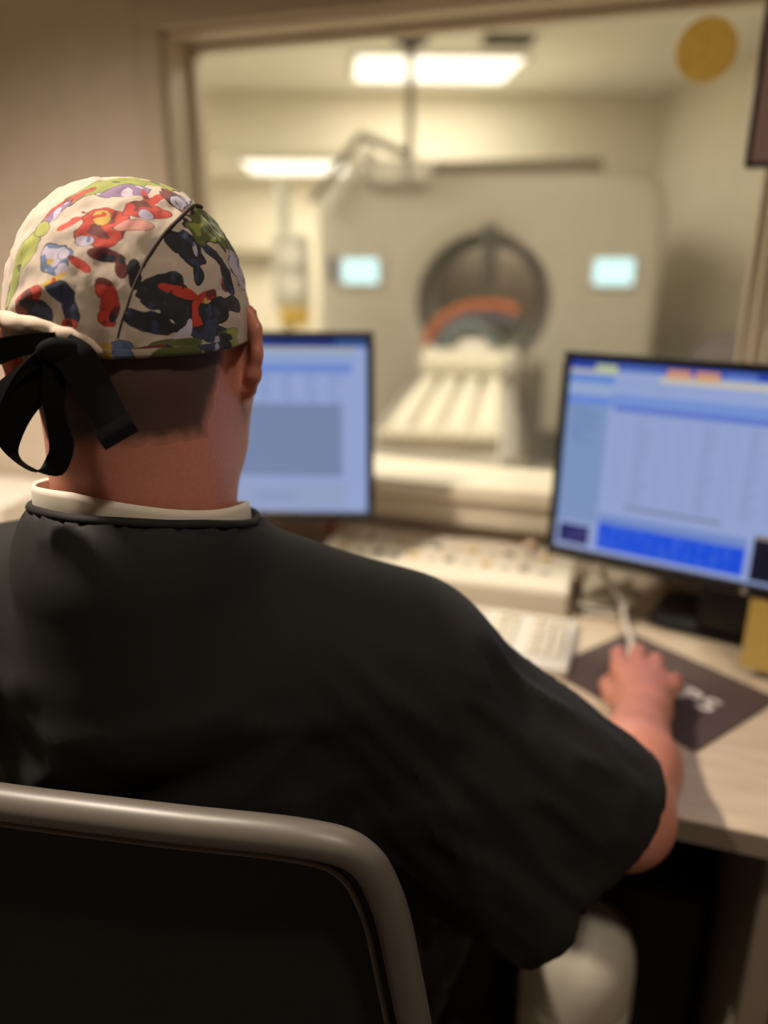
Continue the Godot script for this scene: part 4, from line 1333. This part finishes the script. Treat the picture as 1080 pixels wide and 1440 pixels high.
	ribbon.call("tie_loop", [Vector3(0.020, -0.003, 0.108), Vector3(0.004, -0.020, 0.111), Vector3(-0.013, -0.040, 0.114), Vector3(-0.024, -0.060, 0.114), Vector3(-0.022, -0.073, 0.113), Vector3(-0.008, -0.0805, 0.113), Vector3(0.009, -0.076, 0.113), Vector3(0.017, -0.062, 0.113), Vector3(0.015, -0.045, 0.112), Vector3(0.014, -0.028, 0.111), Vector3(0.021, -0.006, 0.109)],
		[rv * 0.009 - up * 0.004, rv * 0.0105 - up * 0.006, rv * 0.0095 - up * 0.004, rv * 0.008 + fv * 0.004, rv * 0.003 + up * 0.003 + fv * 0.008, up * 0.0035 + fv * 0.009, rv * 0.004 - up * 0.005 + fv * 0.007, rv * 0.0075 + fv * 0.005, rv * 0.0065 + fv * 0.005, rv * 0.007 + fv * 0.003, rv * 0.009 + up * 0.002], 0.0014)
	ribbon.call("tie_strand", [Vector3(0.020, 0.002, 0.109), Vector3(0.0, 0.001, 0.111), Vector3(-0.022, -0.004, 0.113), Vector3(-0.045, -0.012, 0.112)],
		[up * 0.007, up * 0.0065, up * 0.008, up * 0.009], 0.0014)
	ribbon.call("tie_loop_strand", [Vector3(0.020, -0.002, 0.110), Vector3(0.002, -0.012, 0.114), Vector3(-0.016, -0.026, 0.117), Vector3(-0.036, -0.040, 0.117), Vector3(-0.054, -0.046, 0.112)],
		[up * 0.006 + rv * 0.004, up * 0.007 + rv * 0.004, up * 0.009 + rv * 0.003, up * 0.009, up * 0.009], 0.0014)
	var kn := []
	for j in 9:
		var row := []
		for i in 16:
			var a := -TAU * i / 16
			var e := -PI / 2 + PI * j / 8.0
			row.append(HEAD + Vector3(0.021, -0.003, 0.108) + rv * (cos(a) * cos(e) * 0.014) + up * (sin(e) * 0.009) + fv * (sin(a) * cos(e) * 0.0045))
		kn.append(row)
	part(cap, "tie_knot", MB.new().grid(kn, true), tie)

func build_clothes(root: Node3D, back: Vector3, sh: Vector3, el: Vector3, lsh: Vector3, lel: Vector3) -> void:
	var black := relief(mat(Color(0.128, 0.122, 0.12), 0.78), 0.35, 0.02, Vector3.ONE * 16.0)
	black.metallic_specular = 0.32
	# ---- scrub top
	var f := Field.new()
	var side := Vector3(0.99, 0, -0.14)
	# right sleeve, cut at its hem and hollow
	f.add(Vector3(-0.165, 0.960, -0.576), Vector3(0.030, 0.798, -0.668), 0.076, 0.070, 0.04)
	f.add(Vector3(-0.14, 0.88, -0.57), Vector3(-0.058, 0.765, -0.59), 0.078, 0.066, 0.05)
	var hn := Vector3(0.80, -0.52, -0.28).normalized()
	var hem_c := Vector3(-0.008, 0.762, -0.632)
	f.cut(Vector3(-0.008, 0.762, -0.632) + hn * 0.7, Vector3(-0.008, 0.762, -0.632) + hn * 0.7, 0.70, 0.70, 0.008)
	f.cut(sh.lerp(el, 0.45), el + (el - sh) * 0.6, 0.055, 0.058, 0.008)
	f.cut(Vector3(-0.06, 0.785, -0.590), Vector3(0.03, 0.71, -0.61), 0.044, 0.050, 0.008)
	# left sleeve
	f.add(Vector3(-0.55, 0.985, -0.50), Vector3(-0.665, 0.81, -0.62), 0.080, 0.086, 0.04)
	var ln := Vector3(-0.45, -0.70, -0.55).normalized()
	f.cut(Vector3(-0.655, 0.80, -0.63) + ln * 0.6, Vector3(-0.655, 0.80, -0.63) + ln * 0.6, 0.60, 0.60, 0.008)
	f.cut(lsh.lerp(lel, 0.5), lel + (lel - lsh) * 0.5, 0.064, 0.074, 0.008)
	# trunk
	f.add(Vector3(-0.36, 0.985, -0.52), Vector3(-0.35, 0.72, -0.535), 0.118, 0.132, 0.05, side, 1.5)
	f.add(Vector3(-0.35, 0.68, -0.56), Vector3(-0.345, 0.58, -0.53), 0.135, 0.118, 0.05, side, 1.42)
	f.add(Vector3(-0.53, 1.00, -0.505), Vector3(-0.185, 0.985, -0.572), 0.075, 0.070, 0.05)
	f.add(Vector3(-0.345, 1.075, -0.505), Vector3(-0.175, 0.995, -0.572), 0.055, 0.058, 0.05)
	f.add(Vector3(-0.385, 1.085, -0.50), Vector3(-0.545, 1.02, -0.505), 0.058, 0.060, 0.05)
	f.add(Vector3(-0.360, 1.096, -0.474), Vector3(-0.358, 1.02, -0.480), 0.0955, 0.104, 0.03)
	# neck hole, with a sewn edge that follows it
	var whole := PackedInt32Array(range(f.A.size()))
	var edge := []
	for i in 65:
		var a := TAU * i / 64.0
		var y := 1.23
		var q := Vector3(cos(a) * 0.0845 - 0.360, y, sin(a) * 0.0845 - 0.489)
		while q.y > 0.95 and f.ev(q, whole) > 0.0: q.y -= 0.002
		edge.append(q - Vector3(0, 0.0025, 0))
	f.cut(Vector3(-0.360, 1.085, -0.489), Vector3(-0.361, 1.30, -0.492), 0.0825, 0.088, 0.006)
	var mb := MB.new()
	f.net(mb, 0.0062)
	var nz := FastNoiseLite.new()
	nz.seed = 3
	nz.frequency = 1.0
	nz.fractal_octaves = 2
	displaced(mb, nz, Vector3(0.62, -0.70, -0.25), 4.0, 16.0, 0.006, func(p: Vector3) -> float: return smoothstep(-0.26, -0.10, p.x) * smoothstep(1.07, 1.0, p.y) * smoothstep(0.0, 0.04, (hem_c - p).dot(hn)))
	displaced(mb, nz, Vector3(0.9, 0.25, -0.2), 3.0, 11.0, 0.005, func(p: Vector3) -> float: return smoothstep(-0.10, -0.26, p.x) * smoothstep(1.06, 0.98, p.y))
	f.smooth(mb, 0)
	var top := part(root, "scrub_top", mb, black, "black short-sleeved scrub top", back)
	for k in 3:
		var soft := edge.duplicate()
		for i in 65: soft[i].y = (edge[(i + 63) % 64].y + edge[i % 64].y + edge[(i + 1) % 64].y) / 3.0
		edge = soft
	part(top, "neckline", MB.new().tube(edge, 0.0034, 8, false), black)
	# ---- white undershirt collar
	var rows := []
	for s in [[0.0785, -0.030], [0.0815, -0.02], [0.0805, -0.005], [0.0790, 0.0], [0.0765, -0.002], [0.0765, -0.02]]:
		var ring := []
		for i in 64:
			var a := -TAU * i / 64
			var q := Vector3(cos(a), 0, sin(a))
			var y: float = 1.165 + s[1] + 0.010 * q.z - 0.006 * q.x * q.x
			y -= 0.010 * maxf(q.x, 0.0)
			if q.z < 0: y -= 0.028 * q.z * q.z
			ring.append(Vector3(-0.361, y, -0.488) + q * s[0])
		rows.append(ring)
	part(root, "undershirt_collar", MB.new().grid(rows, true, true), relief(mat(Color(0.80, 0.76, 0.70), 0.85), 0.5, 0.02, Vector3.ONE * 20.0), "white undershirt collar", back)
	# ---- trousers
	var t := Field.new()
	t.add(Vector3(-0.345, 0.565, -0.545), Vector3(-0.345, 0.56, -0.58), 0.112, 0.10, 0.04, side, 1.5)
	for s in [[Vector3(-0.25, 0.555, -0.57), Vector3(-0.165, 0.55, -0.98), Vector3(-0.165, 0.12, -1.0)], [Vector3(-0.45, 0.555, -0.55), Vector3(-0.53, 0.55, -0.97), Vector3(-0.53, 0.12, -1.0)]]:
		t.add(s[0], s[1], 0.095, 0.070, 0.05)
		t.add(s[1], s[2], 0.068, 0.055, 0.04)
		t.cut(s[2] + Vector3(0, -0.4, 0), s[2] + Vector3(0, -0.4, 0), 0.36, 0.36, 0.006)
	var tm := MB.new()
	t.net(tm, 0.009)
	displaced(tm, nz, Vector3(0.3, 0.8, 0.2), 5.0, 16.0, 0.010, func(_p: Vector3) -> float: return 1.0)
	t.smooth(tm, 0)
	part(root, "trousers", tm, relief(mat(Color(0.085, 0.085, 0.09), 0.7), 0.35, 0.03, Vector3.ONE * 14.0), "black scrub trousers", back)
	for x: float in [-0.165, -0.53]:
		var s := Field.new()
		s.add(Vector3(x, 0.048, -0.96), Vector3(x, 0.042, -1.12), 0.046, 0.040, 0.02, Vector3.UP, 0.9)
		s.add(Vector3(x, 0.09, -0.98), Vector3(x, 0.05, -1.0), 0.042, 0.046, 0.03)
		var sm := MB.new()
		s.net(sm, 0.008)
		part(root, "shoe", sm, M.dark_plastic, "", back)

# patches of the cap's print: centre, long axis, half sizes, colour number
const PATCHES := [
	[0.0131, 0.0923, 0.0467, 0.842, 0.103, -0.529, 0.02, 0.0109, 0],
	[0.0065, 0.0982, 0.0368, 0.734, 0.186, -0.653, 0.0444, 0.0085, 1],
	[0.0371, 0.0955, -0.0029, 0.835, -0.518, -0.187, 0.0207, 0.0025, 1],
	[-0.0214, 0.0825, 0.0576, 0.701, 0.586, -0.408, 0.0226, 0.0044, 2],
	[-0.0296, 0.0727, 0.064, 0.632, 0.703, -0.326, 0.0185, 0.0042, 0],
	[-0.0453, 0.051, 0.0698, 0.55, 0.833, -0.067, 0.0286, 0.008, 3],
	[-0.0332, 0.0662, 0.0678, 0.884, 0.416, 0.212, 0.0082, 0.0069, 3],
	[-0.0559, 0.0312, 0.0697, 0.408, 0.91, 0.072, 0.019, 0.0064, 1],
	[0.0046, 0.0695, 0.0753, 0.985, -0.167, 0.039, 0.0162, 0.0164, 2],
	[-0.0159, 0.0695, 0.0732, 0.884, 0.448, -0.132, 0.0108, 0.0037, 2],
	[0.0031, 0.0747, 0.0709, 0.997, 0.005, -0.081, 0.0061, 0.0065, 4],
	[-0.0046, 0.0604, 0.082, 0.998, -0.0, 0.062, 0.0058, 0.0041, 5],
	[0.008, 0.0524, 0.0864, 0.984, -0.174, -0.043, 0.0119, 0.0045, 6],
	[0.0165, 0.0448, 0.0886, 0.967, -0.006, -0.256, 0.0034, 0.007, 6],
	[0.0282, 0.0787, 0.0583, 0.853, -0.056, -0.518, 0.0149, 0.0082, 2],
	[0.0309, 0.0854, 0.047, 0.448, 0.259, -0.856, 0.0186, 0.0035, 2],
	[0.0268, 0.0866, 0.0485, 0.873, -0.135, -0.469, 0.0023, 0.0117, 2],
	[0.0287, 0.0751, 0.0621, 0.824, 0.023, -0.566, 0.0053, 0.005, 5],
	[0.0235, 0.0683, 0.0714, 0.901, 0.012, -0.433, 0.0134, 0.0045, 7],
	[0.0439, 0.0855, 0.0293, 0.359, 0.051, -0.932, 0.0146, 0.0162, 6],
	[0.0442, 0.0855, 0.0285, 0.137, 0.217, -0.967, 0.014, 0.0055, 5],
	[0.0471, 0.0883, -0.006, 0.758, -0.643, -0.111, 0.0068, 0.0025, 8],
	[-0.0238, 0.0499, 0.0837, 0.936, 0.296, 0.191, 0.0099, 0.0125, 9],
	[-0.0161, 0.0524, 0.0849, 0.972, 0.001, 0.236, 0.0058, 0.0045, 9],
	[-0.0263, 0.0482, 0.0836, 0.887, 0.44, 0.141, 0.0024, 0.0022, 4],
	[-0.0187, 0.044, 0.0883, 0.965, 0.004, 0.262, 0.0045, 0.004, 5],
	[-0.0085, 0.0482, 0.0885, 0.793, -0.508, 0.338, 0.0081, 0.003, 2],
	[-0.004, 0.0448, 0.0905, 0.851, -0.465, 0.244, 0.0036, 0.0025, 2],
	[-0.0385, 0.0284, 0.0851, 0.818, 0.45, 0.357, 0.0126, 0.0049, 2],
	[-0.0413, 0.0205, 0.0854, 0.838, 0.256, 0.481, 0.0119, 0.006, 6],
	[-0.0338, 0.0182, 0.0903, 0.899, 0.028, 0.438, 0.0077, 0.0085, 10],
	[-0.0198, 0.0313, 0.0927, 0.832, -0.424, 0.357, 0.0108, 0.006, 10],
	[-0.0145, 0.0229, 0.0961, 0.974, 0.164, 0.154, 0.0057, 0.012, 10],
	[-0.0163, 0.0126, 0.0974, 0.978, 0.013, 0.209, 0.0058, 0.0035, 2],
	[-0.0246, 0.0372, 0.0891, 0.871, 0.47, 0.14, 0.0097, 0.002, 4],
	[0.008, 0.033, 0.0946, 0.751, -0.652, 0.105, 0.0071, 0.006, 2],
	[0.0097, 0.0228, 0.097, 0.957, -0.276, -0.085, 0.0059, 0.01, 2],
	[0.0072, 0.016, 0.0985, 0.994, -0.013, -0.109, 0.006, 0.006, 2],
	[0.0116, 0.0186, 0.0975, 0.889, -0.452, -0.078, 0.0029, 0.006, 6],
	[0.0242, 0.0447, 0.0861, 0.939, -0.183, -0.29, 0.0038, 0.006, 8],
	[0.0246, 0.0371, 0.0892, 0.906, -0.363, -0.22, 0.0038, 0.007, 8],
	[0.0374, 0.0325, 0.0846, 0.812, 0.163, -0.561, 0.0173, 0.0085, 8],
	[0.0445, 0.0379, 0.0775, 0.783, -0.022, -0.621, 0.009, 0.005, 8],
	[0.0404, 0.025, 0.0849, 0.836, -0.035, -0.548, 0.019, 0.005, 8],
	[0.0342, 0.0122, 0.0909, 0.869, -0.248, -0.429, 0.0169, 0.0065, 8],
	[0.0299, 0.015, 0.0926, 0.829, -0.464, -0.31, 0.0111, 0.004, 8],
	[0.0512, 0.0179, 0.0783, 0.742, -0.051, -0.669, 0.0159, 0.011, 8],
	[0.0484, 0.0304, 0.0773, 0.766, -0.314, -0.561, 0.0126, 0.0035, 2],
	[0.0635, 0.0269, 0.0619, 0.525, 0.183, -0.831, 0.0097, 0.004, 2],
	[0.0575, 0.0174, 0.0722, 0.675, -0.194, -0.712, 0.0045, 0.008, 2],
	[0.0588, 0.0105, 0.072, 0.66, -0.067, -0.748, 0.0065, 0.0035, 2],
	[0.0723, 0.0334, 0.0431, 0.346, 0.127, -0.93, 0.005, 0.0045, 2],
	[0.0627, 0.0233, 0.0643, 0.596, -0.05, -0.802, 0.0026, 0.004, 4],
	[0.0501, 0.0585, 0.0593, 0.736, -0.3, -0.607, 0.014, 0.009, 8],
	[0.0552, 0.0496, 0.0604, 0.591, -0.787, -0.178, 0.0088, 0.0108, 8],
	[0.0577, 0.0406, 0.0631, 0.649, -0.155, -0.745, 0.0053, 0.0076, 8],
	[0.0655, 0.0522, 0.0413, 0.561, -0.599, -0.572, 0.0125, 0.0055, 8],
	[0.0736, 0.038, 0.0362, 0.276, 0.125, -0.953, 0.007, 0.011, 8],
	[0.0557, 0.054, 0.0562, 0.669, -0.284, -0.687, 0.0022, 0.0059, 5],
	[0.0573, 0.0781, -0.0091, 0.65, -0.757, -0.07, 0.0163, 0.0323, 1],
	[0.0591, 0.0762, -0.0081, 0.629, -0.773, -0.082, 0.0072, 0.004, 3],
	[0.0678, 0.0634, -0.0112, 0.499, -0.86, -0.108, 0.0085, 0.007, 11],
	[0.0736, 0.0523, -0.0126, 0.423, -0.818, 0.391, 0.0025, 0.011, 1],
	[0.063, 0.0716, 0.0018, -0.013, -0.052, -0.999, 0.05, 0.0184, 11],
	[0.0799, 0.0348, -0.0135, 0.283, -0.75, 0.598, 0.0011, 0.0248, 0],
	[0.078, 0.043, 0.0047, -0.034, -0.017, -0.999, 0.0224, 0.0141, 5],
	[0.0676, 0.0164, 0.0592, 0.502, 0.157, -0.85, 0.0176, 0.01, 8],
	[0.0761, 0.02, 0.0415, 0.361, -0.06, -0.931, 0.0164, 0.0061, 8],
	[0.0655, 0.0037, 0.0641, 0.571, -0.082, -0.817, 0.0178, 0.007, 10],
	[0.0482, 0.0055, 0.0825, 0.641, 0.527, -0.558, 0.007, 0.002, 5],
	[0.0523, 0.0079, 0.0788, 0.698, -0.362, -0.617, 0.0021, 0.006, 5],
	[0.0477, -0.0013, 0.083, 0.779, -0.011, -0.627, 0.0185, 0.0035, 11],
	[0.0748, 0.0011, 0.0484, 0.412, 0.001, -0.911, 0.0157, 0.0045, 1],
	[0.0426, -0.004, 0.0866, 0.819, -0.071, -0.569, 0.0098, 0.002, 1],
	[0.0716, -0.0011, 0.0547, 0.471, -0.093, -0.877, 0.0082, 0.004, 8],
	[0.0676, -0.0014, 0.0612, 0.536, -0.091, -0.839, 0.0029, 0.003, 5],
	[0.0132, -0.002, 0.0988, 0.979, 0.079, -0.189, 0.0087, 0.0045, 9],
	[0.0037, -0.0022, 0.0999, 0.945, 0.324, -0.054, 0.0063, 0.0035, 4],
	[0.0304, -0.0045, 0.0934, 0.908, 0.049, -0.415, 0.018, 0.003, 6],
	[-0.0014, -0.0044, 0.0999, 1.0, -0.007, 0.007, 0.0035, 0.004, 2]
]
